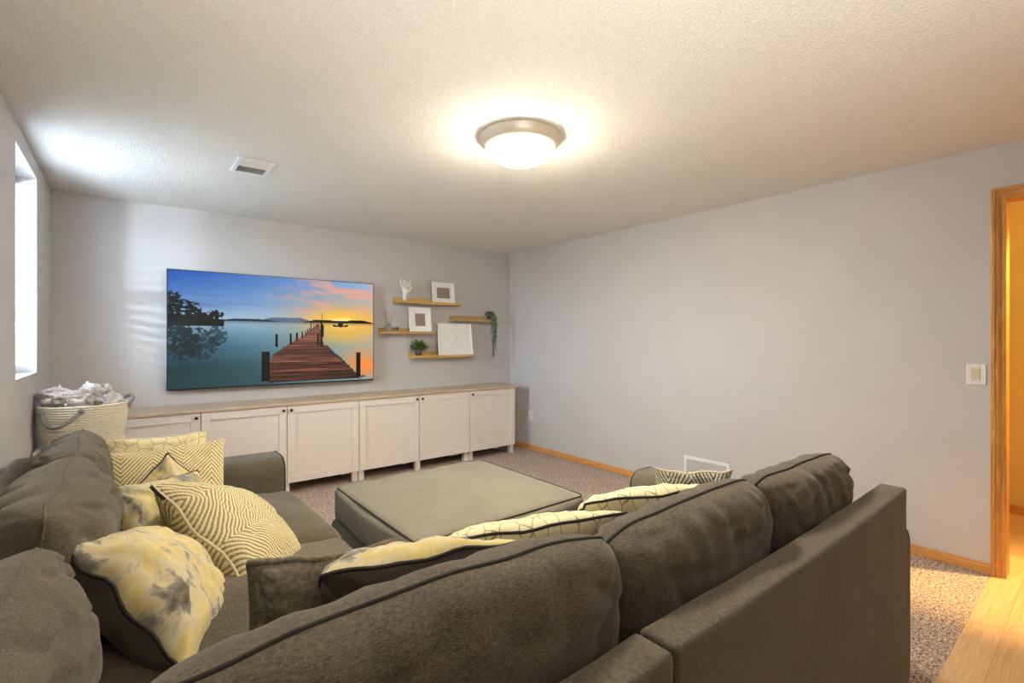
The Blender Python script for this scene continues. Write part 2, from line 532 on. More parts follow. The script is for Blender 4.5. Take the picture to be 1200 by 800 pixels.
def soft_box(sx, sy, sz, r, n=14, crown=0.0, wr=0.0, seed=0, crown_side=0.0, sag=0.0):
    """Upholstered block: rounded box of size sx, sy, sz about the origin, with a crowned top and slight wrinkles."""
    bm = bmesh.new()
    hx, hy, hz = sx / 2, sy / 2, sz / 2
    cache = {}
    def vert(a, b2, c):
        key = (round(a, 5), round(b2, 5), round(c, 5))
        if key in cache:
            return cache[key]
        p = Vector((a * hx, b2 * hy, c * hz))
        q = Vector((max(-hx + r, min(hx - r, p.x)), max(-hy + r, min(hy - r, p.y)), max(-hz + r, min(hz - r, p.z))))
        d = p - q
        if d.length > 1e-9:
            p = q + d.normalized() * r
        top = max(0.0, c)
        p.z += top * crown * (1 - a ** 2) * (1 - b2 ** 2) - top * sag * (1 - a * a)
        if crown_side:
            p.y += crown_side * b2 * (1 - a * a) * (1 - c * c)
            p.x += crown_side * a * (1 - b2 * b2) * (1 - c * c)
        if wr:
            s = Vector((seed * 13.1, seed * 7.7, seed * 3.3))
            k = noise.noise(p * 3.2 + s) * 1.2 + noise.noise(Vector((p.x * 9, p.y * 4, p.z * 9)) + s) * 0.6
            nrm = d.normalized() if d.length > 1e-9 else Vector((0, 0, 1))
            p += nrm * k * wr
        v = bm.verts.new(p)
        cache[key] = v
        return v
    # sample positions denser at the rounded rims
    def samples(h):
        e = min(0.45, r / h)
        inner = [-1 + e + (2 - 2 * e) * i / n for i in range(n + 1)]
        rim = [e * f for f in (0.0, 0.16, 0.4, 0.7)]
        return [-1 + x for x in rim] + inner + [1 - x for x in reversed(rim)]
    X, Y, Z = samples(hx), samples(hy), samples(hz)
    def sheet(A, B, f):
        for i in range(len(A) - 1):
            for j in range(len(B) - 1):
                q = [f(A[i], B[j]), f(A[i + 1], B[j]), f(A[i + 1], B[j + 1]), f(A[i], B[j + 1])]
                if len(set(q)) == 4:
                    try:
                        bm.faces.new(q)
                    except ValueError:
                        pass
    sheet(X, Y, lambda a, b2: vert(a, b2, 1.0))
    sheet(Y, X, lambda a, b2: vert(b2, a, -1.0))
    sheet(Y, Z, lambda a, b2: vert(1.0, a, b2))
    sheet(Z, Y, lambda a, b2: vert(-1.0, b2, a))
    sheet(Z, X, lambda a, b2: vert(b2, 1.0, a))
    sheet(X, Z, lambda a, b2: vert(a, -1.0, b2))
    bmesh.ops.recalc_face_normals(bm, faces=bm.faces)
    return bm

def pillow_parts(wd, ht, th, seed=0, p=2.4, q=0.5, bow=0.07, wr=0.010, pucker=0.006, n=44, wavy=0.010, slump=0.0, skew=0.0, back_flat=1.0, cr=0.0, foldk=1.0, pf=34.0, pe=5):
    """Knife-edge pillow: local X = width, Z = height, Y = thickness. Returns mesh (front face = material 0 at -Y,
    back = material 1 at +Y) and the rim points in order."""
    bm = bmesh.new()
    uvl = bm.loops.layers.uv.new('UVMap')
    s0 = Vector((seed * 5.13, seed * 9.7, seed * 2.9))
    g = [math.sin(math.pi / 2 * (-1 + 2 * i / n)) for i in range(n + 1)]
    def base(u, v):
        x = wd / 2 * u * (1 - bow * (1 - v * v))
        z = ht / 2 * v * (1 - bow * (1 - u * u))
        # slump: the middle of the top edge sinks, corners stay up
        if v > 0:
            z -= slump * v * (1 - u * u) * ht
        x += skew * v * wd
        k_ = 1 - cr * (abs(u) * abs(v)) ** 5
        x *= k_
        z *= k_
        rimness = max(abs(u), abs(v)) ** 6
        y = wavy * rimness * noise.noise(Vector((u * 2.3, v * 2.3, 0)) + s0) * 2.0
        x += 0.35 * wavy * noise.noise(Vector((u * 3.1, v * 3.1, 5)) + s0)
        z += 0.6 * wavy * noise.noise(Vector((u * 3.1, v * 3.1, 9)) + s0)
        return x, y, z
    def prof(u, v, side):
        a = max(0.0, (1 - abs(u) ** p) * (1 - abs(v) ** p))
        t = a ** q
        fold = 0.0
        for cu in (-1, 1):
            for cv in (-1, 1):
                du, dv = cu - u, cv - v
                d = math.hypot(du, dv)
                ang = math.atan2(dv, du)
                fold += math.exp(-(d / 0.62) ** 2) * math.sin(ang * 11 + seed * 3 + side) * 0.9
        e = max(abs(u), abs(v))
        along = v if abs(u) > abs(v) else u
        puck = math.sin(along * pf + 4 * noise.noise(Vector((along * 4, seed, side)))) * (e ** pe) * (1 - e ** 14) * (1 - (abs(u) * abs(v)) ** 3) * (0.25 if abs(u) > abs(v) else 1.0)
        low = noise.noise(Vector((u * 1.6, v * 1.6, side * 3)) + s0) + 0.5 * noise.noise(Vector((u * 4.2, v * 2.6, side * 5)) + s0)
        amp = min(1.0, t * 1.6)
        crease = abs(noise.noise(Vector((u * 2.2 + 0.5 * v, v * 3.4, side * 7)) + s0 * 1.3))
        return t * th / 2 + amp * (wr * foldk * fold + wr * 1.3 * low - wr * 1.3 * (1 - min(1, crease * 5))) + pucker * puck * min(1, t * 3)
    grid = {}
    for side in (-1, 1):
        for i, u in enumerate(g):
            for j, v in enumerate(g):
                rim = i in (0, n) or j in (0, n)
                if rim and side == 1:
                    grid[(side, i, j)] = grid[(-1, i, j)]
                    continue
                x, y, z = base(u, v)
                d = 0 if rim else max(0.0, prof(u, v, side))
                if side == 1:
                    d *= back_flat
                grid[(side, i, j)] = bm.verts.new((x, y + side * d, z))
    for side in (-1, 1):
        for i in range(n):
            for j in range(n):
                ids = [(i, j), (i + 1, j), (i + 1, j + 1), (i, j + 1)]
                if side == 1:
                    ids = ids[::-1]
                f = bm.faces.new([grid[(side, a, b2)] for a, b2 in ids])
                f.material_index = 0 if side == -1 else 1
                f.smooth = True
                for lp, (a, b2) in zip(f.loops, ids):
                    lp[uvl].uv = ((g[a] + 1) / 2 * wd / 0.5, (g[b2] + 1) / 2 * ht / 0.5)
    rim = [(i, 0) for i in range(n)] + [(n, j) for j in range(n)] + [(i, n) for i in range(n, 0, -1)] + [(0, j) for j in range(n, 0, -1)]
    pts = [grid[(-1, a, b2)].co.copy() for a, b2 in rim]
    return bm, pts

def pillow(name, label, cat, mats, mtx, wd, ht, th, pipe='pipe', prad=0.005, group=None, **kw):
    bm, pts = pillow_parts(wd, ht, th, **kw)
    o = link(name, bm, mats, mtx=mtx)
    tag(o, label, cat, group)
    if pipe:
        link('piping', tube(pts[::2], prad, 7, True), pipe, o, smooth=True)
    return o

def edge_frame(a, b, inward, size):
    """Frame of a square-ish pillow whose one edge runs a-b and whose body extends along 'inward'."""
    a, b, inward = Vector(a), Vector(b), Vector(inward)
    e1 = (b - a)
    wd = e1.length
    e1.normalize()
    e2 = (inward - e1 * inward.dot(e1)).normalized()
    nrm = e1.cross(e2)
    c = (a + b) / 2 + e2 * size / 2
    # local X = e1, local Z = e2, local Y = Z x X
    y = e2.cross(e1)
    m = Matrix(((e1.x, y.x, e2.x, c.x), (e1.y, y.y, e2.y, c.y), (e1.z, y.z, e2.z, c.z), (0, 0, 0, 1)))
    return m, wd

def upright(cx, cy, cz, yaw, lean, roll=0.0):
    return Matrix.Translation((cx, cy, cz)) @ Matrix.Rotation(yaw, 4, 'Z') @ Matrix.Rotation(lean, 4, 'X') @ Matrix.Rotation(roll, 4, 'Y')

R = math.radians

# ================================================================== THE SETTING
YR = -3.2          # rear wall behind the camera
XH = 5.32          # far wall of the hallway
YD0, YD1 = -0.53, 0.385   # doorway in the right wall
TW = 0.12

fl = bpy.data.objects.new('floor', None)
COL.objects.link(fl)
struct(fl, 'carpeted floor meeting light wood planks', 'floor')
link('carpet', box(XL - 0.02, XR, 0.445, YB, -0.04, 0.0), 'carpet', fl)
bm = box(XL - 0.02, XH, YR, 0.444, -0.05, -0.013)
add_box(bm, XR + 0.0, XH, 0.444, 1.9, -0.05, -0.013)
link('subfloor', bm, 'cab_in', fl)
rp = random.Random(3)
y = 0.444
row = 0
plank_cache = {}
while y > YR + 0.05:
    x = 0.2 + rp.uniform(-0.9, 0.0) if y > -1.0 else XL
    if row == 0:
        x = 3.15 - 1.15 * 3
    while x < XH - 0.01:
        L = 1.15 if row == 0 else rp.uniform(0.8, 1.4)
        if y < -1.0:
            L = 3.1
        x1 = min(XH, x + L)
        if XH - x1 < 0.2:
            x1 = XH
        link('plank', box(max(x, XL) + 0.0002, x1 - 0.0002, y - 0.1198, y - 0.0002, -0.014, 0.002, 0.0008, 1), 'plank', fl)
        x = x1
    y -= 0.12
    row += 1
y = 0.444 + 0.12
while y < 1.9:       # hallway beyond the doorway
    x = XR + TW
    while x < XH - 0.01:
        x1 = min(XH, x + rp.uniform(0.5, 1.1))
        if XH - x1 < 0.2:
            x1 = XH
        link('plank', box(x + 0.0002, x1 - 0.0002, y - 0.1198, y - 0.0002, -0.014, 0.002, 0.0008, 1), 'plank', fl)
        x = x1
    y += 0.12

struct(link('ceiling', box(XL - 0.3, XH + 0.1, YR - 0.1, YB + 0.1, H, H + 0.1), 'ceiling'), 'white textured ceiling', 'ceiling')
struct(link('wall_back', box(XL - 0.3, XR + TW, YB, YB + 0.1, -0.05, H), 'wall'), 'pale grey wall behind the television', 'wall')
WY0, WY1, WZ0, WZ1, WD = 3.435, 4.158, 1.14, 2.335, 0.24
bm = box(XL - WD, XL, YR, WY0, -0.05, H)
add_box(bm, XL - WD, XL, WY1, YB, -0.05, H)
add_box(bm, XL - WD, XL, WY0, WY1, -0.05, WZ0)
add_box(bm, XL - WD, XL, WY0, WY1, WZ1, H)
struct(link('wall_left', bm, 'wall'), 'grey wall with the window', 'wall')
bm = box(XR, XR + TW, YD1 + 0.015, YB, -0.05, H)
add_box(bm, XR, XR + TW, YR, YD0 - 0.015, -0.05, H)
add_box(bm, XR, XR + TW, YD0 - 0.015, YD1 + 0.015, 2.145, H)
struct(link('wall_right', bm, 'wall'), 'long pale grey wall with the doorway', 'wall')
struct(link('wall_rear', box(XL - 0.3, XH + 0.1, YR - 0.1, YR, -0.05, H), 'wall'), 'wall behind the camera', 'wall')
bm = box(XH, XH + 0.1, YR, 1.9, -0.05, H)
add_box(bm, XR + TW, XH, 1.9, 2.0, -0.05, H)
struct(link('wall_hallway', bm, 'wall_yellow'), 'warm yellow hallway wall beyond the doorway', 'wall')
struct(link('baseboard_hallway', box(XH - 0.012, XH, YR, 1.9, 0.0, 0.075, 0.003, 1), 'baseb_y'), 'oak baseboard in the hallway', 'baseboard')

def bb(name, x0, x1, y0, y1, mat, label):
    struct(link(name, box(x0, x1, y0, y1, 0.0, 0.062, 0.004, 2), mat), label, 'baseboard')
bb('baseboard_right', XR - 0.013, XR, 0.447, YB - 0.013, 'baseb_y', 'golden oak baseboard along the right wall')
bb('baseboard_back', XL, XR, YB - 0.013, YB, 'baseb_x', 'golden oak baseboard behind the cabinets')
bb('baseboard_left', XL, XL + 0.013, YR, YB - 0.013, 'baseb_y', 'golden oak baseboard along the left wall')

# doorway: profiled oak casing, jambs, header (one door frame)
dr = bpy.data.objects.new('door_1', None)
COL.objects.link(dr)
struct(dr, 'golden oak door frame of the open doorway to the yellow hallway', 'door frame')
def casing_profile(bm, place, L0, L1):
    # profile across the casing (c = 0 outer edge .. 0.062 inner edge), depth d off the wall
    prof = [(0.0, 0.0), (0.0, 0.019), (0.006, 0.021), (0.018, 0.021), (0.022, 0.016), (0.026, 0.016), (0.030, 0.019),
            (0.040, 0.015), (0.046, 0.010), (0.050, 0.012), (0.062, 0.011), (0.062, 0.0)]
    r0 = [bm.verts.new(place(c, d, L0(c))) for c, d in prof]
    r1 = [bm.verts.new(place(c, d, L1(c))) for c, d in prof]
    for k in range(len(prof)):
        k2 = (k + 1) % len(prof)
        bm.faces.new((r0[k], r0[k2], r1[k2], r1[k]))
    bm.faces.new(r0[::-1])
    bm.faces.new(r1)
ZT = 2.197
bm = bmesh.new()
casing_profile(bm, lambda c, d, l: (XR - d, YD1 + 0.062 - c, l), lambda c: 0.0, lambda c: ZT - c)
bmesh.ops.recalc_face_normals(bm, faces=bm.faces)
link('casing', bm, 'casing', dr)
bm = bmesh.new()
casing_profile(bm, lambda c, d, l: (XR - d, YD0 - 0.062 + c, l), lambda c: 0.0, lambda c: ZT - c)
bmesh.ops.recalc_face_normals(bm, faces=bm.faces)
link('casing', bm, 'casing', dr)
bm = bmesh.new()
casing_profile(bm, lambda c, d, l: (XR - d, l, ZT - c), lambda c: YD0 - 0.062 + c, lambda c: YD1 + 0.062 - c)
bmesh.ops.recalc_face_normals(bm, faces=bm.faces)
link('casing', bm, 'baseb_y', dr)
link('jamb', box(XR - 0.002, XR + TW + 0.002, YD1, YD1 + 0.016, 0, 2.147), 'casing', dr)
link('jamb', box(XR - 0.002, XR + TW + 0.002, YD0 - 0.016, YD0, 0, 2.147), 'casing', dr)
link('jamb', box(XR - 0.002, XR + TW + 0.002, YD0, YD1, 2.132, 2.148), 'baseb_y', dr)

# window: reveal, frame, two sashes and panes
wn = bpy.data.objects.new('window_1', None)
COL.objects.link(wn)
struct(wn, 'bright basement window high on the left wall', 'window')
X0 = XL - WD
def frame_yz(x0, x1, y0, y1, z0, z1, t):
    bm = box(x0, x1, y0, y0 + t, z0, z1)
    add_box(bm, x0, x1, y1 - t, y1, z0, z1)
    add_box(bm, x0, x1, y0 + t, y1 - t, z0, z0 + t)
    add_box(bm, x0, x1, y0 + t, y1 - t, z1 - t, z1)
    return bm
link('window_frame', frame_yz(X0, X0 + 0.07, WY0, WY1, WZ0, WZ1, 0.035), 'window_vinyl', wn)
midz = (WZ0 + WZ1) / 2
link('sash', frame_yz(X0 + 0.015, X0 + 0.04, WY0 + 0.035, WY1 - 0.035, WZ0 + 0.035, midz + 0.02, 0.03), 'window_vinyl', wn)
link('sash', frame_yz(X0 + 0.035, X0 + 0.06, WY0 + 0.035, WY1 - 0.035, midz - 0.02, WZ1 - 0.035, 0.03), 'window_vinyl', wn)
link('pane', box(X0 + 0.026, X0 + 0.029, WY0 + 0.06, WY1 - 0.06, WZ0 + 0.06, midz - 0.005), 'glass', wn)
link('pane', box(X0 + 0.046, X0 + 0.049, WY0 + 0.06, WY1 - 0.06, midz + 0.005, WZ1 - 0.06), 'glass', wn)

bl = thing('window_blind', 'white horizontal slat blind hanging inside the bright window', 'blind', (XL - 0.12, (WY0 + WY1) / 2, WZ1))
hw = (WY1 - WY0) / 2 - 0.012
link('head_rail', box(-0.03, 0.03, -hw, hw, -0.052, -0.004, 0.004, 1), 'slat', bl)
zz = -0.085
while zz > -(WZ1 - WZ0) + 0.05:
    bm = bmesh.new()
    prof = [(-0.025, -0.003), (-0.012, 0.002), (0.0, 0.0035), (0.012, 0.002), (0.025, -0.003)]
    rows_ = []
    for yy in (-hw, hw):
        rows_.append([bm.verts.new((a * math.cos(0.22) - b2 * math.sin(0.22), yy, b2 + a * math.sin(0.22))) for a, b2 in prof])
    up = [[bm.verts.new(v.co + Vector((0, 0, 0.002))) for v in r_] for r_ in rows_]
    for k in range(4):
        bm.faces.new((rows_[0][k], rows_[0][k + 1], rows_[1][k + 1], rows_[1][k]))
        bm.faces.new((up[0][k], up[1][k], up[1][k + 1], up[0][k + 1]))
    s = link('slat', bm, 'slat', bl, loc=(0, 0, zz))
    zz -= 0.046
link('bottom_rail', box(-0.026, 0.026, -hw, hw, zz + 0.005, zz + 0.025, 0.003, 1), 'slat', bl)
for yy in (-0.22, 0.22):
    link('ladder_cord', tube([(0.027, yy, -0.05), (0.027, yy, zz + 0.015)], 0.0012, 5), 'slat', bl)

# ceiling vent
vt = thing('ceiling_vent', 'white metal ceiling vent with two rows of louvres', 'vent', (0.62, 3.408, H))
bm = bmesh.new()
for a in ((-0.105, -0.078, -0.155, 0.155), (0.078, 0.105, -0.155, 0.155), (-0.078, 0.078, -0.155, -0.125), (-0.078, 0.078, 0.125, 0.155), (-0.078, 0.078, -0.006, 0.006)):
    add_box(bm, a[0], a[1], a[2], a[3], -0.012, -0.0005, 0.003, 1)
link('vent_frame', bm, 'vent', vt)
link('duct_backing', box(-0.08, 0.08, -0.13, 0.13, -0.003, -0.0004), 'duct', vt)
for sgn in (-1, 1):
    for k in range(6):
        yc = sgn * (0.021 + k * 0.0185)
        bm = box(-0.078, 0.078, -0.008, 0.008, -0.0006, 0.0006)
        link('louvre', bm, 'vent', vt, loc=(0, yc, -0.0085), rot=(sgn * 0.5, 0, 0))

# ceiling lights
def ceiling_light(loc, label, glow):
    t = thing('ceiling_light', label, 'ceiling light', loc)
    ring = [(0.10, -0.001), (0.222, -0.001), (0.224, -0.012), (0.218, -0.016), (0.214, -0.030), (0.196, -0.052), (0.180, -0.062), (0.172, -0.062), (0.165, -0.05), (0.10, -0.02)]
    link('trim_ring', lathe(ring, 64), 'nickel', t, smooth=True)
    dome = [(0.171, -0.055), (0.171, -0.066)] + [(0.171 * math.cos(a), -0.066 - 0.082 * math.sin(a)) for a in [math.pi / 2 * i / 12 for i in range(1, 12)]] + [(0, -0.148)]
    link('glass_bowl', lathe(dome, 64), glow, t, smooth=True)
    return t
ceiling_light((1.668, 2.02, H), 'round flush ceiling light, lit white bowl in a satin nickel ring', 'bowl')
ceiling_light((0.9, -1.5, H), 'added fill light behind the camera, built like the flush ceiling light', 'bowl_fill')  # unseen lamp added as fill for the sofa backs
hd = bpy.data.lights.new('hallway_light', 'SPOT')
hl = bpy.data.objects.new('hallway_light', hd)
hd.energy = HALL_W
hd.color = HALL_C
hd.shadow_soft_size = 0.025
hd.spot_size = R(62)
hd.spot_blend = 0.8
hl.rotation_euler = Vector((-0.62, 0.42, -2.4)).to_track_quat('-Z', 'Y').to_euler()
hl.location = (4.093, 0.0, H - 0.014)
COL.objects.link(hl)
pd = bpy.data.lights.new('hallway_glow', 'POINT')
pg = bpy.data.objects.new('hallway_glow', pd)
pd.energy, pd.color, pd.shadow_soft_size = 34.0, HALL_C, 0.12
pg.location = (4.65, -1.4, 2.2)
COL.objects.link(pg)
t = thing('recessed_downlight', 'round recessed hallway ceiling downlight, out of view', 'ceiling light', (4.093, 0.0, H))
link('trim_ring', lathe([(0.055, -0.001), (0.08, -0.001), (0.078, -0.006), (0.058, -0.008)], 40), 'vent', t, smooth=True)

# ================================================================== CABINETS
CY0, CY1 = YB - 0.42, YB - 0.012      # door face .. back
Z0, Z1 = 0.101, 0.771
doorx = [-0.165, 0.446, 1.073, 1.707, 2.335, 2.955, 3.598]
units = [((0,), 'white single-door cabinet at the left end, beside the basket'),
         ((1, 2), 'white two-door cabinet under the television, left of the worktop seam'),
         ((3, 4), 'white two-door cabinet under the wall shelves, right of the worktop seam'),
         ((5,), 'white single-door cabinet at the right end, by the corner')]
knob_at = {0: 1, 1: 1, 2: 0, 3: 1, 4: 0, 5: 0}
for ds, label in units:
    x0, x1 = doorx[ds[0]] + 0.001, doorx[ds[-1] + 1] - 0.001
    c = thing('cabinet', label, 'cabinet', ((x0 + x1) / 2, (CY0 + CY1) / 2, 0), group='cabinets along the television wall')
    cx, cyy = (x0 + x1) / 2, (CY0 + CY1) / 2
    bm = box(x0 - cx, x1 - cx, CY0 + 0.021 - cyy, CY1 - cyy, Z0, Z1 - 0.001, 0.001, 1)
    link('body', bm, 'cab', c)
    fx = [x0 + 0.03, x1 - 0.03] + ([doorx[ds[1]]] if len(ds) == 2 else [])
    for x in fx:
        link('leg', box(x - 0.026 - cx, x + 0.026 - cx, CY0 + 0.03 - cyy, CY0 + 0.08 - cyy, 0.0, Z0), 'cab', c)
        link('leg', box(x - 0.026 - cx, x + 0.026 - cx, CY1 - 0.08 - cyy, CY1 - 0.03 - cyy, 0.0, Z0), 'cab', c)
    for d in ds:
        a, b2 = doorx[d] + 0.003 - cx, doorx[d + 1] - 0.003 - cx
        y0 = CY0 - cyy
        st = 0.062
        bm = box(a, a + st, y0, y0 + 0.02, Z0, Z1 - 0.004, 0.0015, 1)
        add_box(bm, b2 - st, b2, y0, y0 + 0.02, Z0, Z1 - 0.004, 0.0015, 1)
        add_box(bm, a + st, b2 - st, y0, y0 + 0.02, Z0, Z0 + st, 0.0015, 1)
        add_box(bm, a + st, b2 - st, y0, y0 + 0.02, Z1 - 0.004 - st, Z1 - 0.004, 0.0015, 1)
        add_box(bm, a + st - 0.002, b2 - st + 0.002, y0 + 0.014, y0 + 0.019, Z0 + st - 0.002, Z1 - st)
        door = link('door', bm, 'cab', c)
        kx = b2 - 0.028 if knob_at[d] else a + 0.028
        kb = lathe([(0.0, 0.0), (0.006, 0.0), (0.005, 0.012), (0.012, 0.016), (0.013, 0.022), (0.009, 0.027), (0, 0.028)], 16)
        kb.transform(Matrix.Translation((kx, y0, Z1 - 0.038)) @ Matrix.Rotation(R(90), 4, 'X'))
        link('knob', kb, 'black', door, smooth=True)
tag(link('worktop', box(-0.19, 1.706, CY0 - 0.012, YB - 0.001, 0.772, 0.797, 0.002, 1), 'counter'),
    'left half of the pale wood worktop, under the television', 'worktop')
tag(link('worktop', box(1.708, 3.632, CY0 - 0.012, YB - 0.001, 0.772, 0.797, 0.002, 1), 'counter'),
    'right half of the pale wood worktop, under the wall shelves', 'worktop')

# ================================================================== TELEVISION
tvx0, tvx1, tvz0, tvz1 = 0.247, 1.988, 0.925, 1.918
tv = thing('television', 'large flat wall-mounted television showing a lake pier at sunset', 'television', ((tvx0 + tvx1) / 2, YB - 0.08, (tvz0 + tvz1) / 2))
hwid, hh = (tvx1 - tvx0) / 2, (tvz1 - tvz0) / 2
link('casing', box(-hwid, hwid, 0.0, 0.045, -hh, hh, 0.004, 2), 'tv_black', tv)
link('wall_mount', box(-0.3, 0.3, 0.045, 0.079, -0.2, 0.2, 0.003, 1), 'black', tv)
bm = bmesh.new()
for a in ((-hwid, hwid, hh - 0.006, hh), (-hwid, hwid, -hh, -hh + 0.012), (-hwid, -hwid + 0.006, -hh, hh), (hwid - 0.006, hwid, -hh, hh)):
    add_box(bm, a[0], a[1], -0.004, 0.0, a[2], a[3], 0.001, 1)
link('bezel', bm, 'tv_black', tv)

def tv_picture(W, Hh):
    rng = np.random.RandomState(4)
    xs = (np.arange(W) + .5) / W
    ys = (np.arange(Hh) + .5) / Hh
    X, Y = np.meshgrid(xs, ys)            # Y up
    def vnoise(X, Y, sx, sy, seed, oct_=4):
        out = np.zeros_like(X)
        amp = 1.0
        tot = 0
        r = np.random.RandomState(seed)
        for o in range(oct_):
            gx, gy = int(sx * 2 ** o) + 2, int(sy * 2 ** o) + 2
            g = r.rand(gy + 1, gx + 1)
            fx, fy = np.clip(X, 0, .9999) * (gx - 1), np.clip(Y, 0, .9999) * (gy - 1)
            ix, iy = fx.astype(int), fy.astype(int)
            tx, ty = fx - ix, fy - iy
            tx, ty = tx * tx * (3 - 2 * tx), ty * ty * (3 - 2 * ty)
            v = (g[iy, ix] * (1 - tx) + g[iy, ix + 1] * tx) * (1 - ty) + (g[iy + 1, ix] * (1 - tx) + g[iy + 1, ix + 1] * tx) * ty
            out += amp * v
            tot += amp
            amp *= .5
        return out / tot
    def lerp(a, b, t):
        t = np.clip(t, 0, 1)[..., None]
        return np.array(a) * (1 - t) + np.array(b) * t if not isinstance(a, np.ndarray) or a.ndim == 1 else a * (1 - t) + np.array(b) * t
    HZ = 0.585
    def sky(X, e):                         # e = 0 horizon .. 1 top
        top = lerp((0.10, 0.34, 0.72), (0.62, 0.76, 0.88), X * 0.95)
        low = lerp((0.66, 0.76, 0.84), (1.0, 0.70, 0.34), (X - 0.40) * 2.6)
        t = np.clip(1 - e, 0, 1) ** 1.25
        c = top * (1 - t[..., None]) + low * t[..., None]
        cl = vnoise(X, np.clip((e + .35 * (X - .5) + .18) / 1.36, 0, 1), 9, 12, 11, 5)
        m = np.clip((cl - 0.49) * 6, 0, 1) * np.clip((X - 0.35) * 2.2, 0, 1) * np.clip(e * 2.5, 0, 1) * .75
        c = lerp(c, (0.98, 0.66, 0.56), m)
        dk = np.clip((vnoise(X, e, 2.5, 8, 21) - 0.52) * 4, 0, 1) * np.clip(1 - X * 1.6, 0, 1) * np.clip(1 - abs(e - .35) * 3, 0, 1) * .6
        c = lerp(c, (0.22, 0.36, 0.62), dk)
        d = np.sqrt(((X - 0.81) / 0.24) ** 2 + ((e - 0.06) / 0.34) ** 2)
        c = lerp(c, (1.0, 0.80, 0.25), np.clip(1 - d, 0, 1) * 1.2)
        d2 = np.sqrt(((X - 0.82) / 0.10) ** 2 + ((e - 0.05) / 0.10) ** 2)
        c = lerp(c, (1.0, 0.97, 0.66), np.clip(1 - d2, 0, 1) * 1.4)
        return c
    img = np.zeros((Hh, W, 3))
    e = (Y - HZ) / (1 - HZ)
    s = sky(X, np.clip(e, 0, 1))
    img[:] = s
    # water mirrors the sky, darker and greener towards the viewer
    dpt = np.clip((HZ - Y) / HZ, 0, 1)
    wv = vnoise(X, Y, 6, 50, 5) - .5
    wat = sky(np.clip(X + wv * .02, 0, 1), np.clip(dpt * .9 + wv * .05, 0, 1))
    teal = lerp((0.035, 0.17, 0.18), (0.40, 0.62, 0.64), np.clip(X * 1.35 - .12, 0, 1))
    teal = lerp(teal, (0.16, 0.27, 0.26), np.clip(.35 - Y, 0, 1) * 2.2 * (X < .45))
    wat = lerp(wat, (0.40, 0.60, 0.66), np.full_like(X, .35) * np.clip(1 - abs(X - .45) * 2, 0, 1))
    k = np.clip(dpt * 1.3, 0, .9) * np.clip(1.15 - X * .55, .25, 1)
    wat = wat * (1 - k[..., None]) + teal * k[..., None]
    og = np.clip(1 - abs(Y - 0.16) / 0.20, 0, 1) * np.clip((X - .76) * 6, 0, 1) * (.6 + .8 * vnoise(X, Y, 6, 14, 77))
    wat = lerp(wat, (1.0, 0.58, 0.28), np.clip(og * 1.1, 0, 1))
    gl0 = np.clip(1 - abs(X - .82) / .16, 0, 1) * np.clip((Y - .36) * 5, 0, 1)
    wat = lerp(wat, (1.0, 0.72, 0.28), gl0 * .85)
    img = np.where((Y < HZ)[..., None], wat, img)
    # far hills
    def hill(x0, x1, h, seed, col, base=HZ):
        nonlocal img
        hp = h * (0.55 + .45 * vnoise(X, Y * 0, 14, 1, seed)) * np.clip(np.minimum((X - x0), (x1 - X)) * 14, 0, 1)
        m = (Y > base - .004) & (Y < base + hp) & (X > x0) & (X < x1)
        img[m] = col
    hill(0.38, 0.66, 0.055, 31, (0.36, 0.44, 0.55))
    hill(0.20, 0.48, 0.022, 32, (0.10, 0.18, 0.22))
    hill(0.60, 1.01, 0.028, 33, (0.07, 0.08, 0.08))
    hill(0.80, 1.01, 0.034, 34, (0.05, 0.055, 0.05))
    # reflection of the hills
    m = (Y <= HZ - .004) & (Y > HZ - .035)
    f = np.clip(1 - (HZ - Y) / .035, 0, 1) * .35 * m
    img = lerp(img, (0.10, 0.14, 0.18), f)
    # trees on the left with their reflection
    tn = vnoise(X, Y, 80, 60, 41, 3)
    bank = (X < 0.23) & (Y > HZ - .05) & (Y < HZ + .055 * (1 - X / .26)) 
    img[bank] = (0.03, 0.05, 0.05)
    def blob(cx, cy, rx, ry, thr, col, alpha=1.0):
        nonlocal img
        d = 1 - ((X - cx) / rx) ** 2 - ((Y - cy) / ry) ** 2
        m = np.clip((d * .9 + (tn - thr) * 3.2) * 5, 0, 1) * (d > 0) * alpha
        img = lerp(img, col, m)
    for a in ((0.03, .69, .05, .12, .54), (0.085, .675, .05, .075, .56), (0.02, .76, .03, .07, .54), (0.19, .635, .04, .04, .54), (.14, .61, .05, .04, .5)):
        blob(*a, (0.03, 0.06, 0.06))
    for a in ((0.05, .42, .09, .18, .50, (0.05, .12, .13), .85), (0.12, .38, .09, .14, .52, (0.06, .14, .15), .7), (0.20, .45, .045, .09, .5, (0.08, .18, .2), .7)):
        blob(*a)
    # pier
    py = [0.0, 0.10, 0.20, 0.27, 0.36, 0.46, 0.55, 0.60]
    pl = [0.425, 0.432, 0.440, 0.448, 0.52, 0.61, 0.668, 0.675]
    pr = [0.915, 0.865, 0.815, 0.765, 0.715, 0.700, 0.690, 0.685]
    L, Rr = np.interp(Y, py, pl), np.interp(Y, py, pr)
    jit = (vnoise(X * 0, Y, 2, 60, 51, 1) - .5) * .03 * np.clip(.5 - Y, 0, 1)
    on = (X > L + jit) & (X < Rr + jit) & (Y < 0.575) & (Y > .012)
    depth = 1 / (0.62 - Y)
    ln = (depth * 7.2 + X * 0.25) % 1.0
    pn = vnoise(X, Y, 8, 90, 52, 3)
    idx = np.floor(depth * 7.2 + X * .25)
    tone = 0.55 + .75 * ((np.sin(idx * 12.99) * 43758.5) % 1.0)
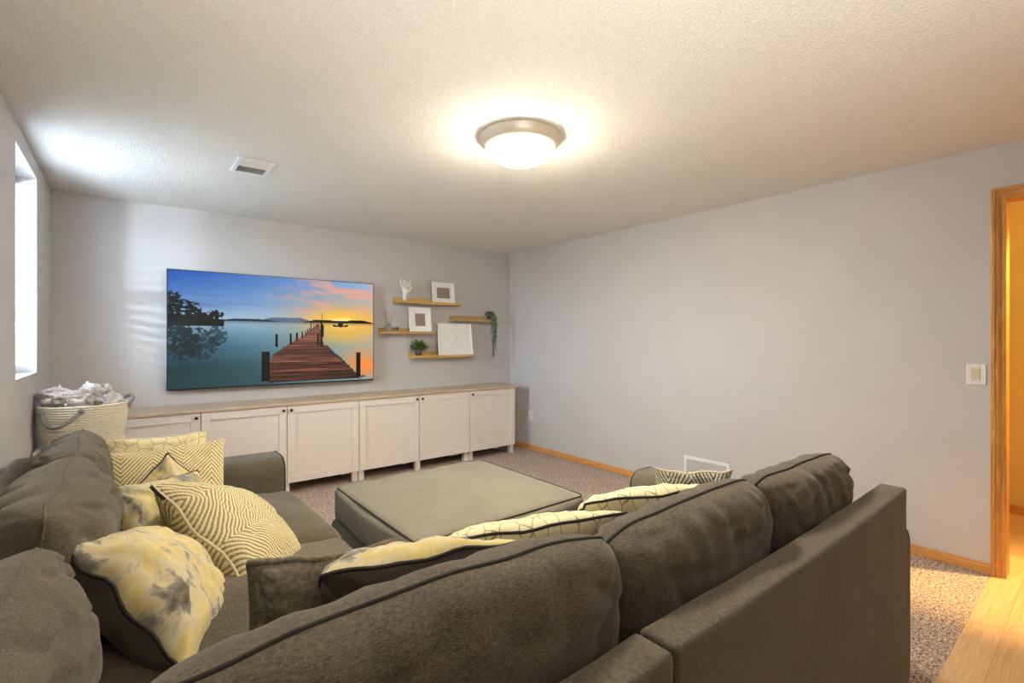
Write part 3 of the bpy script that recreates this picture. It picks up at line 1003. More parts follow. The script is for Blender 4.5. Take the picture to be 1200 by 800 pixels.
    wood = np.array((0.44, 0.26, 0.20)) * (tone * (0.45 + 1.0 * pn))[..., None] + np.array((.14, .11, .11)) * np.clip((Y - .12) * 2.0, 0, 1)[..., None]
    wood = np.where(((ln < 0.16) & (Y < .42))[..., None], wood * .22, wood)
    img = np.where(on[..., None], wood, img)
    ledge_m = (X > Rr + jit) & (X < Rr + jit + .015) & (Y < .36) & (Y > .01)
    img[ledge_m] *= .35
    def post(x0, x1, y0, y1, col=(0.035, 0.035, 0.04)):
        img[(X > x0) & (X < x1) & (Y > y0) & (Y < y1)] = col
    post(.397, .437, .03, .30)
    post(.463, .477, .345, .465); post(.534, .544, .37, .47); post(.567, .576, .40, .48); post(.595, .602, .43, .49)
    post(.612, .618, .45, .50); post(.624, .629, .47, .52); post(.634, .639, .49, .53); post(.643, .647, .50, .60); post(.657, .660, .52, .61)
    post(.676, .688, .36, .47); post(.695, .706, .34, .58); post(.700, .712, .44, .56); post(.702, .705, .5, .68)
    post(.897, .925, .028, .285); post(.86, .95, .028, .042)
    # boat
    m = (np.abs(X - .807) < .043) & (Y > .540 + ((X - .807) * 8) ** 2 * .06) & (Y < .552 + ((X - .807) * 10) ** 2 * .09)
    img[m] = (.04, .04, .04)
    post(.792, .822, .55, .585, (.10, .09, .08))
    return np.clip(img, 0, 1)
TW_, TH_ = 380, 212
pic = tv_picture(TW_, TH_)
lin = np.where(pic <= 0.04045, pic / 12.92, ((pic + 0.055) / 1.055) ** 2.4)
me = bpy.data.meshes.new('screen')
xs = np.linspace(-hwid + 0.006, hwid - 0.006, TW_ + 1)
zs = np.linspace(-hh + 0.012, hh - 0.006, TH_ + 1)
GX, GZ = np.meshgrid(xs, zs)
co = np.stack([GX.ravel(), np.full(GX.size, -0.0015), GZ.ravel()], 1)
ii, jj = np.meshgrid(np.arange(TW_), np.arange(TH_))
a = (jj * (TW_ + 1) + ii).ravel()
faces = np.stack([a, a + 1, a + TW_ + 2, a + TW_ + 1], 1)
me.vertices.add(len(co)); me.vertices.foreach_set('co', co.ravel())
me.loops.add(faces.size); me.loops.foreach_set('vertex_index', faces.ravel().astype(np.int32))
me.polygons.add(len(faces)); me.polygons.foreach_set('loop_start', np.arange(0, faces.size, 4, dtype=np.int32))
me.update(calc_edges=True)
ca = me.color_attributes.new('picture', 'FLOAT_COLOR', 'CORNER')
cols = np.repeat(np.concatenate([lin.reshape(-1, 3), np.ones((TW_ * TH_, 1))], 1), 4, axis=0)
ca.data.foreach_set('color', cols.ravel().astype(np.float32))
m, nt, b = new_mat('lit_screen')
at = nt.nodes.new('ShaderNodeAttribute')
at.attribute_name = 'picture'
nt.links.new(at.outputs['Color'], b.inputs['Emission Color'])
b.inputs['Emission Strength'].default_value = 0.42
b.inputs['Base Color'].default_value = (0.01, 0.01, 0.01, 1)
b.inputs['Roughness'].default_value = 0.45
b.inputs['Specular IOR Level'].default_value = 0.2
me.materials.append(m)
so = bpy.data.objects.new('screen', me)
COL.objects.link(so)
so.parent = tv
so['label'] = 'lit picture of a wooden pier on a lake at sunset'

# ================================================================== PICTURE LEDGES AND WHAT STANDS ON THEM
def ledge(x0, x1, z, label):
    """z = underside"""
    t = thing('wall_shelf', label, 'shelf', ((x0 + x1) / 2, YB, z), group='oak picture ledges')
    h = (x1 - x0) / 2
    link('base', box(-h, h, -0.115, -0.0005, 0.0, 0.014, 0.001, 1), 'ledge', t)
    link('back_rail', box(-h, h, -0.014, -0.0005, 0.0142, 0.062, 0.001, 1), 'ledge', t)
    link('front_lip', box(-h, h, -0.127, -0.1152, 0.0, 0.026, 0.001, 1), 'ledge', t)
    return z + 0.014
SH1 = ledge(2.235, 3.035, 1.735, 'oak picture ledge highest on the wall, holding the hand sculpture')
SH2 = ledge(2.075, 2.705, 1.405, 'oak picture ledge beside the television, holding the reed diffuser')
SH3 = ledge(2.415, 3.215, 1.140, 'lowest oak picture ledge, holding the bushy potted plant')
SH4 = ledge(2.945, 3.545, 1.560, 'oak picture ledge nearest the corner, holding the trailing plant')

def photo_frame(x0, x1, zbase, ht, fw, label, inner, lean=0.13, blank=False):
    xc = (x0 + x1) / 2
    t = thing('picture_frame', label, 'picture frame', (xc, YB - 0.085, zbase + 0.001), (-lean, 0, 0), group='white frames leaning on the ledges')
    h = (x1 - x0) / 2
    bm = box(-h, -h + fw, -0.02, 0, 0, ht, 0.001, 1)
    add_box(bm, h - fw, h, -0.02, 0, 0, ht, 0.001, 1)
    add_box(bm, -h + fw, h - fw, -0.02, 0, 0, fw, 0.001, 1)
    add_box(bm, -h + fw, h - fw, -0.02, 0, ht - fw, ht, 0.001, 1)
    link('frame', bm, 'frame_w', t)
    ix, iz = inner
    bm = bmesh.new()
    cz = ht / 2
    for a in ((-h + fw, -ix, fw, ht - fw), (ix, h - fw, fw, ht - fw), (-ix, ix, fw, cz - iz), (-ix, ix, cz + iz, ht - fw)):
        add_box(bm, a[0], a[1], -0.010, -0.007, a[2], a[3])
    link('mat_board', bm, 'mat_w', t)
    link('print', box(-ix - 0.002, ix + 0.002, -0.0065, -0.005, cz - iz - 0.002, cz + iz + 0.002), 'mat_w' if blank else 'taupe_print', t)
    link('backing', box(-h + fw, h - fw, -0.004, -0.001, fw, ht - fw), 'wood_dark', t)
    if blank:
        bm = bmesh.new()
        s = 0.085
        for k in range(2):
            s2 = s - k * 0.012
            loop = [(-s2, -0.0072, cz - s2 * .8), (s2, -0.0072, cz - s2 * .8), (s2, -0.0072, cz + s2 * .8), (-s2, -0.0072, cz + s2 * .8)]
            add_tube(bm, loop, 0.0012, 4, True)
        pts = [(0.045 * math.sin(q_ * 2) * (1 - q_ / 7), -0.0072, cz + 0.010 + 0.03 * math.cos(q_ * 1.3)) for q_ in [i * .25 for i in range(22)]]
        add_tube(bm, pts, 0.0016, 4)
        for k in range(5):
            add_box(bm, -0.05 + k * 0.022, -0.036 + k * 0.022, -0.0072, -0.0066, cz - 0.045, cz - 0.040)
        link('faint_lettering', bm, 'mark', t)
    return t
photo_frame(2.675, 2.965, SH1, 0.245, 0.018, 'small white frame with taupe print on the highest shelf', (0.085, 0.062))
photo_frame(2.395, 2.660, SH2, 0.280, 0.018, 'white frame with upright taupe print on the shelf beside the television', (0.062, 0.07))
photo_frame(2.755, 3.215, SH3, 0.375, 0.014, 'largest white frame with a faint pale print on the lowest shelf', (0.15, 0.13), blank=True)

# hand sculpture: one continuous skin
def skin_hand(loc):
    V, E, Rd = [], [], []
    def av(p, r, par=None):
        V.append(p); Rd.append(r)
        if par is not None:
            E.append((par, len(V) - 1))
        return len(V) - 1
    base = av((0, 0, 0.0), 0.024)
    w1 = av((0, 0, 0.03), 0.019, base)
    w2 = av((0.0, 0, 0.065), 0.017, w1)
    palm = av((-0.002, 0, 0.095), 0.024, w2)
    knu = [(-0.026, 0.0, 0.128), (-0.009, 0.002, 0.134), (0.009, 0.002, 0.132), (0.025, 0.0, 0.124)]
    tips = [[(-0.032, -0.002, 0.155), (-0.037, -0.006, 0.178), (-0.041, -0.012, 0.196)],
            [(-0.010, -0.010, 0.166), (-0.009, -0.028, 0.180), (-0.006, -0.040, 0.166)],
            [(0.012, -0.012, 0.160), (0.014, -0.030, 0.170), (0.016, -0.040, 0.154)],
            [(0.034, -0.006, 0.150), (0.041, -0.016, 0.172), (0.045, -0.020, 0.190)]]
    rr = [(0.0105, 0.0095, 0.0072), (0.0105, 0.0095, 0.0072), (0.0100, 0.0092, 0.007), (0.0090, 0.0080, 0.0062)]
    for k, t_, r_ in zip(knu, tips, rr):
        j = av(k, 0.0125, palm)
        for p_, q_ in zip(t_, r_):
            j = av(p_, q_, j)
    j = av((0.028, -0.010, 0.092), 0.012, palm)
    j = av((0.042, -0.020, 0.112), 0.0092, j)
    j = av((0.046, -0.028, 0.136), 0.0072, j)
    me = bpy.data.meshes.new('hand')
    me.from_pydata(V, E, [])
    o = bpy.data.objects.new('hand', me)
    COL.objects.link(o)
    md = o.modifiers.new('skin', 'SKIN')
    for i, sv in enumerate(me.skin_vertices[0].data):
        sv.radius = (Rd[i], Rd[i] * (0.7 if i in (3,) else 0.95))
        sv.use_root = (i == 0)
    o.modifiers.new('sub', 'SUBSURF').levels = 2
    dg = bpy.context.evaluated_depsgraph_get()
    ev = bpy.data.meshes.new_from_object(o.evaluated_get(dg))
    bpy.data.objects.remove(o)
    ev.polygons.foreach_set('use_smooth', [True] * len(ev.polygons))
    ev.materials.clear()
    ev.materials.append(MATS['ceramic'])
    return ev
hand = bpy.data.objects.new('hand_sculpture', skin_hand(None))
COL.objects.link(hand)
hand.location = (2.345, YB - 0.07, SH1 + 0.001)
hand.rotation_euler = (0, 0, R(-12))
hand.scale = (1.35, 1.35, 1.25)
tag(hand, 'white upright hand sculpture with curled fingers on the highest shelf', 'sculpture')

# reed diffuser
df = thing('reed_diffuser', 'small glass reed diffuser with thin reeds on the shelf beside the television', 'diffuser', (2.165, YB - 0.065, SH2 + 0.001))
df.scale = (1.25, 1.25, 1.15)
link('jar', lathe([(0, 0), (0.030, 0), (0.034, 0.012), (0.033, 0.045), (0.016, 0.06), (0.014, 0.075), (0.011, 0.075), (0.013, 0.058), (0.029, 0.043), (0.030, 0.012), (0, 0.006)], 28), 'jar', df, smooth=True)
rd = random.Random(5)
for k in range(7):
    a = k * 0.9
    sp = 0.03 + 0.02 * rd.random()
    link('reed', tube([(-0.008 * math.cos(a), -0.008 * math.sin(a), 0.012), (sp * math.cos(a) * 1.4, sp * math.sin(a) * .6, 0.20 + 0.02 * rd.random())], 0.0016, 5), 'reed', df)
# a second small glass beside it
tag(link('glass_votive', lathe([(0, 0), (0.022, 0), (0.026, 0.05), (0.024, 0.052), (0.020, 0.006), (0, 0.006)], 24), 'jar', loc=(2.245, YB - 0.065, SH2 + 0.001), smooth=True),
    'small clear glass right of the reed diffuser', 'glass')

def add_leaf(bm, p, d, L, W, curl=0.3):
    d = Vector(d).normalized()
    side = d.cross(Vector((0, 0, 1)))
    side = side.normalized() if side.length > .01 else Vector((1, 0, 0))
    nn = side.cross(d)
    p = Vector(p)
    a = bm.verts.new(p)
    l = bm.verts.new(p + d * L * .5 + side * W * .5 + nn * .1 * L)
    r_ = bm.verts.new(p + d * L * .5 - side * W * .5 + nn * .1 * L)
    c = bm.verts.new(p + d * L * .55)
    e_ = bm.verts.new(p + d * L - nn * curl * L * .3)
    bm.faces.new((a, c, l)); bm.faces.new((a, r_, c)); bm.faces.new((l, c, e_)); bm.faces.new((c, r_, e_))
pl = thing('potted_plant', 'small bushy green plant in a dark pot on the lowest shelf', 'plant', (2.51, YB - 0.068, SH3 + 0.001))
link('pot', lathe([(0, 0), (0.030, 0), (0.040, 0.062), (0.042, 0.070), (0.037, 0.070), (0.034, 0.058), (0, 0.056)], 28), 'pot_d', pl, smooth=True)
bm, bs_ = bmesh.new(), bmesh.new()
rd = random.Random(9)
for k in range(64):
    a = rd.uniform(0, 2 * math.pi)
    el = rd.uniform(0.15, 1.4)
    L = rd.uniform(0.07, 0.115)
    d = Vector((math.cos(a) * math.cos(el), math.sin(a) * math.cos(el) * .62, math.sin(el)))
    st = Vector((math.cos(a) * .01, math.sin(a) * .01, 0.055))
    tip = st + d * L + Vector((0, 0, .012))
    add_tube(bs_, [st, st + d * L * .6, tip], 0.0013, 4)
    for q_ in range(6):
        f = .35 + .13 * q_
        b0 = st.lerp(tip, min(1, f))
        dd = d + Vector((rd.uniform(-.9, .9), rd.uniform(-.9, .9), rd.uniform(-.4, .8)))
        add_leaf(bm, b0, dd, rd.uniform(.028, .042), .022)
o = link('foliage', bm, 'leaf', pl); o['kind'] = 'stuff'
o = link('stems', bs_, 'stem', pl); o['kind'] = 'stuff'

tp = thing('trailing_plant', 'grey-green plant trailing down from the shelf nearest the corner', 'plant', (3.475, YB - 0.066, SH4 + 0.001))
link('pot', lathe([(0, 0), (0.028, 0), (0.038, 0.055), (0.040, 0.062), (0.034, 0.062), (0.032, 0.052), (0, 0.05)], 28), 'pot_d', tp, smooth=True)
bm, bs_, bt = bmesh.new(), bmesh.new(), bmesh.new()
rd = random.Random(12)
for k in range(13):
    a = rd.uniform(-2.7, -0.4)
    x0 = math.cos(a) * 0.036
    y0 = -0.074 - rd.random() * .022
    L = rd.choice([.14, .2, .25, .3, .36, .42])
    xx = x0 + rd.uniform(-.02, .03)
    pts = [(x0 * .4, -0.01, .052), (x0 * .8, -.045, .088), (xx, y0, .05), (xx, y0 - .004, -.02)]
    z_ = -.02
    while z_ > -L:
        z_ -= .035
        xx += rd.uniform(-.008, .008)
        pts.append((xx, y0 - .004 + rd.uniform(-.004, .004), z_))
    add_tube(bs_, pts, 0.0012, 4)
    for p0, p1 in zip(pts[1:], pts[2:]):
        for q_ in range(7):
            b0 = Vector(p0).lerp(Vector(p1), q_ / 9)
            aa = rd.uniform(0, 6.28)
            add_leaf(bm, b0, (math.cos(aa), math.sin(aa) * .5 - .2, rd.uniform(-.7, .3)), rd.uniform(.017, .027), .016)
for k in range(110):
    a, el = rd.uniform(0, 6.28), rd.uniform(0, 1.4)
    p0 = Vector((math.cos(a) * math.cos(el) * .045, math.sin(a) * math.cos(el) * .036, .058 + .045 * math.sin(el)))
    add_leaf(bt, p0, (math.cos(a), math.sin(a) * .6, rd.uniform(-.2, .9)), rd.uniform(.02, .03), .016)
for nm, b_, mt in (('trailing_leaves', bm, 'leaf_g'), ('vines', bs_, 'stem'), ('crown_leaves', bt, 'leaf')):
    o = link(nm, b_, mt, tp); o['kind'] = 'stuff'

# ================================================================== RIGHT WALL: switch, outlet, return grille
sw = thing('light_switch', 'white plate with almond rocker switch beside the door casing', 'light switch', (XR, 0.508, 1.142))
bm = box(-0.007, -0.0004, -0.042, -0.0175, -0.060, 0.060, 0.002, 2)
add_box(bm, -0.007, -0.0004, 0.0175, 0.042, -0.060, 0.060, 0.002, 2)
add_box(bm, -0.007, -0.0004, -0.0175, 0.0175, 0.034, 0.060, 0.002, 2)
add_box(bm, -0.007, -0.0004, -0.0175, 0.0175, -0.060, -0.034, 0.002, 2)
link('wall_plate', bm, 'plastic', sw)
rk = link('rocker', box(-0.006, 0.004, -0.0165, 0.0165, -0.033, 0.033, 0.001, 1), 'almond', sw, loc=(-0.004, 0, 0), rot=(0, R(4), 0))
for z_ in (-0.048, 0.048):
    kb = lathe([(0, 0), (0.003, 0), (0.0025, 0.0015), (0, 0.0018)], 10)
    kb.transform(Matrix.Translation((-0.007, 0, z_)) @ Matrix.Rotation(R(-90), 4, 'Y'))
    link('screw', kb, 'plastic', sw)
ol = thing('power_outlet', 'white power outlet low on the right wall near the cabinets', 'outlet', (XR, 4.465, 0.41))
link('wall_plate', box(-0.007, -0.0004, -0.038, 0.038, -0.060, 0.060, 0.002, 2), 'plastic', ol)
for z_ in (-0.022, 0.022):
    s_ = link('socket', box(-0.0095, -0.0068, -0.015, 0.015, -0.015, 0.015, 0.004, 2), 'plastic', ol, loc=(0, 0, z_))
    bm = box(-0.0099, -0.0093, -0.007, -0.005, -0.004, 0.006)
    add_box(bm, -0.0099, -0.0093, 0.005, 0.007, -0.004, 0.006)
    link('slots', bm, 'black', s_)
rg = thing('return_grille', 'white return air grille low on the right wall behind the sofa', 'vent', (XR, 2.18, 0.17))
bm = bmesh.new()
for a in ((-0.205, 0.205, 0.125, 0.152), (-0.205, 0.205, -0.152, -0.125), (-0.205, -0.178, -0.125, 0.125), (0.178, 0.205, -0.125, 0.125)):
    add_box(bm, -0.010, -0.0004, a[0], a[1], a[2], a[3], 0.002, 1)
link('grille_frame', bm, 'vent', rg)
link('duct_backing', box(-0.0025, -0.0006, -0.18, 0.18, -0.127, 0.127), 'wall', rg)
for k in range(19):
    link('louvre', box(-0.0035, 0.0035, -0.178, 0.178, -0.0007, 0.0007), 'wall', rg, loc=(-0.0065, 0, -0.117 + k * 0.013), rot=(0, R(-50), 0))

# ================================================================== SOFA
def block(name, x0, x1, y0, y1, z0, z1, r, mat, parent, **kw):
    return link(name, soft_box(x1 - x0, y1 - y0, z1 - z0, r, **kw), mat, parent, loc=((x0 + x1) / 2, (y0 + y1) / 2, (z0 + z1) / 2), smooth=True)

def prism_arm(axis, a0, a1, z0, z1, l0, l1, rad):
    """Arm with a rounded cross-section (a, z) run from l0 to l1 along the other axis, edges eased."""
    bm = bmesh.new()
    rings = []
    ls = [(l0, 0.012), (l0 + 0.004, 0.004), (l0 + 0.012, 0.0)] + [(l0 + 0.012 + (l1 - l0 - 0.024) * k / 14, 0.0) for k in range(1, 14)] + [(l1 - 0.012, 0.0), (l1 - 0.004, 0.004), (l1, 0.012)]
    for l, ins in ls:
        pts = rect_loop('y' if axis == 'y' else 'x', a0 + ins, a1 - ins, z0 + ins, z1 - ins, l, rad, 7)
        row_ = []
        for p in pts:
            v = Vector(p)
            k = noise.noise(v * 4.0) * 0.004
            v.z += k * (1 if v.z > (z0 + z1) / 2 else 0)
            row_.append(bm.verts.new(v))
        rings.append(row_)
    for ra, rb in zip(rings, rings[1:]):
        for k in range(len(ra)):
            f = bm.faces.new((ra[k], ra[(k + 1) % len(ra)], rb[(k + 1) % len(ra)], rb[k]))
            f.smooth = True
    bm.faces.new(rings[0]); bm.faces.new(rings[-1])
    bmesh.ops.recalc_face_normals(bm, faces=bm.faces)
    return bm

YS = 0.478     # outer face of the near backs
def rect_loop(plane, a0, a1, b0, b1, c, r=0.03, n=5):
    """rounded rectangle loop in plane x=c or y=c; a = horizontal, b = z"""
    pts = []
    for (ca, cb, s) in ((a1 - r, b0 + r, -90), (a1 - r, b1 - r, 0), (a0 + r, b1 - r, 90), (a0 + r, b0 + r, 180)):
        for k in range(n + 1):
            an = R(s + 90 * k / n)
            a, b_ = ca + r * math.cos(an), cb + r * math.sin(an)
            pts.append((c, a, b_) if plane == 'x' else (a, c, b_))
    return pts

sr = thing('sofa_section', 'grey-brown sofa section with its back to the camera, right of the frame gap', 'sofa', (1.5, YS, 0), group='pieces of the sectional sofa')
def P(o, x, y, z):     # child location relative to an Empty that is not rotated
    pass
def sub(parent, o):
    o.location = Vector(o.location) - parent.location
    return o
sub(sr, block('back_panel', 0.752, 2.238, YS, YS + 0.085, 0.05, 0.80, 0.013, 'chen_v', sr, n=20, wr=0.003, seed=1, sag=0.012))
def put(parent, name, bm, mat):
    o = link(name, bm, mat, parent)
    o.location = -parent.location
    return o
am = put(sr, 'arm', prism_arm('y', 2.068, 2.298, 0.05, 0.645, YS + 0.004, 1.60, 0.07), 'chen')
link('piping', tube(rect_loop('y', 2.069, 2.297, 0.052, 0.644, 1.594, 0.07, 7), 0.004, 7, True), 'pipe', am, smooth=True)
link('piping', tube(rect_loop('y', 2.069, 2.297, 0.052, 0.644, YS + 0.009, 0.07, 7), 0.004, 7, True), 'pipe_l', am, smooth=True)
sub(sr, block('base', 0.754, 2.064, YS + 0.087, 1.57, 0.07, 0.30, 0.02, 'chen', sr))
for x in (0.80, 2.24):
    for y_ in (0.53, 1.52):
        sub(sr, link('leg', lathe([(0, 0), (0.018, 0), (0.026, 0.055), (0, 0.055)], 16), 'wood_dark', sr, loc=(x, y_, 0), smooth=True))

sl = thing('sofa_section', 'grey-brown corner sofa section running along the left wall to its far arm', 'sofa', (0.0, 2.0, 0), group='pieces of the sectional sofa')
sub(sl, block('back_panel', -0.415, 0.745, YS, YS + 0.085, 0.05, 0.80, 0.013, 'chen_v', sl, n=20, wr=0.003, seed=4, sag=0.008))
sub(sl, block('back_panel', -0.415, -0.33, YS + 0.087, 3.14, 0.05, 0.80, 0.03, 'chen', sl, n=20, wr=0.003, seed=5))
arm2 = put(sl, 'arm', prism_arm('x', 3.142, 3.47, 0.05, 0.622, -0.40, 0.752, 0.085), 'chen')
link('piping', tube(rect_loop('x', 3.143, 3.469, 0.052, 0.621, 0.746, 0.085, 7), 0.004, 7, True), 'pipe', arm2, smooth=True)
bm = soft_box(0.98, 2.50, 0.23, 0.02)
sub(sl, link('base', bm, 'chen', sl, loc=(0.22, 1.885, 0.185), smooth=True))
for x, y_ in ((-0.36, 0.54), (0.68, 0.54), (-0.36, 3.4), (0.69, 3.4), (0.66, 2.0)):
    sub(sl, link('leg', lathe([(0, 0), (0.018, 0), (0.026, 0.068), (0, 0.068)], 16), 'wood_dark', sl, loc=(x, y_, 0), smooth=True))

def seat(x0, x1, y0, y1, label, seed, z1=0.43):
    g_ = 'seat cushions of the sectional sofa'
    r = 0.075
    o = link('seat_cushion', soft_box(x1 - x0, y1 - y0, z1 - 0.302, r, n=24, crown=0.095, wr=0.013, seed=seed, crown_side=0.008), 'chen', loc=((x0 + x1) / 2, (y0 + y1) / 2, (z1 + 0.302) / 2), smooth=True)
    tag(o, label, 'cushion', g_)
    hx, hy, hz = (x1 - x0) / 2, (y1 - y0) / 2, (z1 - 0.302) / 2
    loop = []
    for (cx_, cy_, s) in ((hx - r, -hy + r, -90), (hx - r, hy - r, 0), (-hx + r, hy - r, 90), (-hx + r, -hy + r, 180)):
        for k in range(7):
            an = R(s + 15 * k)
            loop.append((cx_ + (r - .004) * math.cos(an), cy_ + (r - .004) * math.sin(an), hz - r * .55))
    link('piping', tube(loop, 0.004, 6, True), 'chen', o, smooth=True)
    return o
seat(-0.27, 0.785, 2.242, 3.136, 'plump grey seat cushion beside the far left arm', 1)
seat(-0.27, 0.785, 1.345, 2.232, 'grey seat cushion between the far cushion and the corner', 2)
seat(-0.27, 0.742, 0.575, 1.335, 'grey corner seat cushion hidden under the throw pillows', 3)
seat(0.762, 1.405, 0.575, 1.60, 'grey seat cushion right of the corner, behind the patterned pillows', 4)
seat(1.413, 2.058, 0.575, 1.60, 'grey seat cushion beside the right arm', 5)

def back_cushion(mtx, wd, ht, th, label, seed, pipe='pipe', prad=0.0045, **kw):
    return pillow('back_cushion', label, 'cushion', ['chen', 'chen'], mtx, wd, ht, th, pipe=pipe, prad=prad, group='loose back cushions of the sectional sofa',
                  seed=seed, p=kw.pop('p', 5.0), q=kw.pop('q', 0.42), bow=kw.pop('bow', 0.02), wr=kw.pop('wr', 0.010), pucker=kw.pop('pucker', 0.011), pf=kw.pop('pf', 24.0), pe=3, n=60, wavy=kw.pop('wavy', 0.010), cr=0.07, foldk=0.3, **kw)
# near row, seen from behind
back_cushion(upright(0.395, 0.715, 0.690, 0, R(4)), 0.88, 0.48, 0.24, 'largest grey-brown back cushion, nearest the camera at the bottom of the photo', 11, wr=0.007, slump=-0.045)
back_cushion(upright(1.135, 0.705, 0.690, 0, R(4), R(-2)), 0.69, 0.47, 0.22, 'middle grey-brown back cushion of the near row', 12, wr=0.008, wavy=0.008, slump=-0.02)
back_cushion(upright(1.795, 0.695, 0.690, 0, R(4), R(0)), 0.67, 0.46, 0.21, 'rightmost back cushion of the near row, under the right wall', 13, wavy=0.006, wr=0.007)
# left row, along the left wall
LK = dict(pipe='chen', prad=0.004, wr=0.015, p=3.0, q=0.5, pucker=0.007, pf=17.0)
back_cushion(upright(-0.200, 2.80, 0.690, R(90), R(9)), 0.70, 0.46, 0.29, 'far grey back cushion in front of the basket', 14, **LK)
back_cushion(upright(-0.190, 2.03, 0.690, R(90), R(9)), 0.84, 0.47, 0.33, 'middle grey back cushion along the left wall', 15, slump=-0.03, **LK)
back_cushion(upright(-0.205, 1.17, 0.665, R(90), R(9)), 0.78, 0.45, 0.29, 'nearest grey back cushion at the left edge of the photo', 16, slump=-0.03, **LK)

# ================================================================== OTTOMAN
ot = thing('ottoman', 'large square taupe ottoman with dark piping between the sofa and the cabinets', 'ottoman', (1.50, 2.40, 0), (0, 0, R(0)))
link('base', soft_box(1.10, 1.08, 0.21, 0.03, n=14, wr=0.002, seed=8), 'suede', ot, loc=(0, 0, 0.165), smooth=True)
cu = link('top_cushion', soft_box(1.07, 1.05, 0.20, 0.035, n=26, crown=0.035, wr=0.006, seed=9, crown_side=0.035), 'suede', ot, loc=(0, 0, 0.365), smooth=True)
def sq_loop(hx, hy, r, z, n=6):
    pts = []
    for (cx_, cy_, s) in ((hx - r, -hy + r, -90), (hx - r, hy - r, 0), (-hx + r, hy - r, 90), (-hx + r, -hy + r, 180)):
        for k in range(n + 1):
            an = R(s + 90 * k / n)
            pts.append((cx_ + r * math.cos(an), cy_ + r * math.sin(an), z))
    out = []
    for i, p0 in enumerate(pts):
        p1 = pts[(i + 1) % len(pts)]
        k = max(1, int((Vector(p1) - Vector(p0)).length / 0.05))
        for q_ in range(k):
            v = Vector(p0).lerp(Vector(p1), q_ / k)
            out.append(v)
    return out
loop = []
for v in sq_loop(0.523, 0.513, 0.035, 0.0):
    a_, b_ = v.x / 0.535, v.y / 0.525
    loop.append((v.x + 0.035 * a_ * (1 - b_ * b_) * .15, v.y + 0.035 * b_ * (1 - a_ * a_) * .15, 0.0925))
link('piping', tube(loop, 0.0045, 7, True), 'pipe', cu, smooth=True)
link('piping', tube([(x * 1.008, y_ * 1.008, -0.085) for x, y_, z_ in loop], 0.0045, 7, True), 'pipe', cu, smooth=True)
for x in (-0.47, 0.47):
    for y_ in (-0.46, 0.46):
        link('leg', lathe([(0, 0), (0.02, 0), (0.028, 0.062), (0, 0.062)], 16), 'wood_dark', ot, loc=(x, y_, 0), smooth=True)

# ================================================================== THROW PILLOWS
def throw(a, b, inward, size, th, mats, label, seed, pipe='pipe', **kw):
    m, wd = edge_frame(a, b, inward, size)
    return pillow('throw_pillow', label, 'pillow', mats, m, wd, size, th, pipe=pipe, group=None, seed=seed, wr=kw.pop('wr', 0.007), **kw)
# near left cluster
throw((-0.125, 1.66, 0.82), (0.11, 1.47, 0.50), (0.52, 0.74, -0.50), 0.46, 0.26, ['water1', 'velvet'], 'yellow and grey watercolour pillow with a dark back, nearest the bottom left', 21, wr=0.010, wavy=0.016)
zp = throw((0.06, 2.06, 0.84), (0.335, 1.74, 0.50), (0.26, 0.90, -0.06), 0.56, 0.26, ['herring2', 'herring'], 'large cream herringbone pillow with a zip, in the middle of the left cluster', 22, pipe='pipe_w')
zc = [v.co.copy() for v in zp.children[0].data.vertices]
zr = [sum((zc[k * 7 + q_] for q_ in range(7)), Vector()) / 7 for k in range(1, 6)]
link('zip', tube([p_ + Vector((0, 0.004, 0)) for p_ in zr], 0.0075, 6), 'pipe', zp, smooth=True)
throw((-0.075, 2.32, 0.795), (0.03, 2.10, 0.50), (0.80, 0.10, -0.45), 0.36, 0.17, ['water2', 'water2'], 'yellow watercolour pillow tucked between the herringbone pillow and the left cushions', 23)
throw((-0.06, 2.60, 0.64), (0.14, 2.70, 0.825), (0.62, -0.05, -0.75), 0.40, 0.13, ['water3', 'water3'], 'pale grey watercolour pillow standing on its corner before the zigzag pillow', 24)
throw((-0.15, 3.00, 0.80), (0.40, 2.96, 0.81), (0.12, -0.42, -0.6), 0.48, 0.20, ['herring', 'herring'], 'yellow zigzag herringbone pillow leaning towards the far left arm', 25, pipe='pipe_w')
throw((-0.11, 3.20, 0.835), (0.34, 3.12, 0.84), (0.0, -0.18, -0.7), 0.44, 0.13, ['lattice', 'lattice'], 'cream pillow with brown lattice lines, furthest back by the left arm', 26, pipe='pipe_w')
# corner and near row
throw((0.220, 1.25, 0.825), (0.54, 1.17, 0.82), (0.0, 0.10, -1), 0.36, 0.15, ['sherpa', 'sherpa'], 'fuzzy taupe pillow standing in the sofa corner', 27, pipe='sherpa', prad=0.010)
throw((0.325, 1.07, 0.84), (0.80, 0.97, 0.81), (0.02, 0.85, -0.66), 0.44, 0.17, ['water4', 'velvet'], 'watercolour pillow with a dark back, behind the largest back cushion', 28, wavy=0.012)
throw((0.69, 1.20, 0.77), (1.25, 0.98, 0.785), (0.05, 0.8, -0.62), 0.46, 0.16, ['lattice2', 'lattice2'], 'cream crackle-print pillow left of the middle back cushion', 29)
throw((1.23, 1.14, 0.775), (1.72, 0.93, 0.80), (0.05, 0.8, -0.6), 0.46, 0.16, ['lattice2', 'lattice2'], 'cream crackle-print pillow beyond the middle back cushion', 30)
throw((1.83, 1.27, 0.765), (2.05, 1.04, 0.775), (-0.05, 0.5, -0.7), 0.38, 0.14, ['herring3', 'herring3'], 'small black and white herringbone pillow against the right arm', 31, pipe='pipe_w')

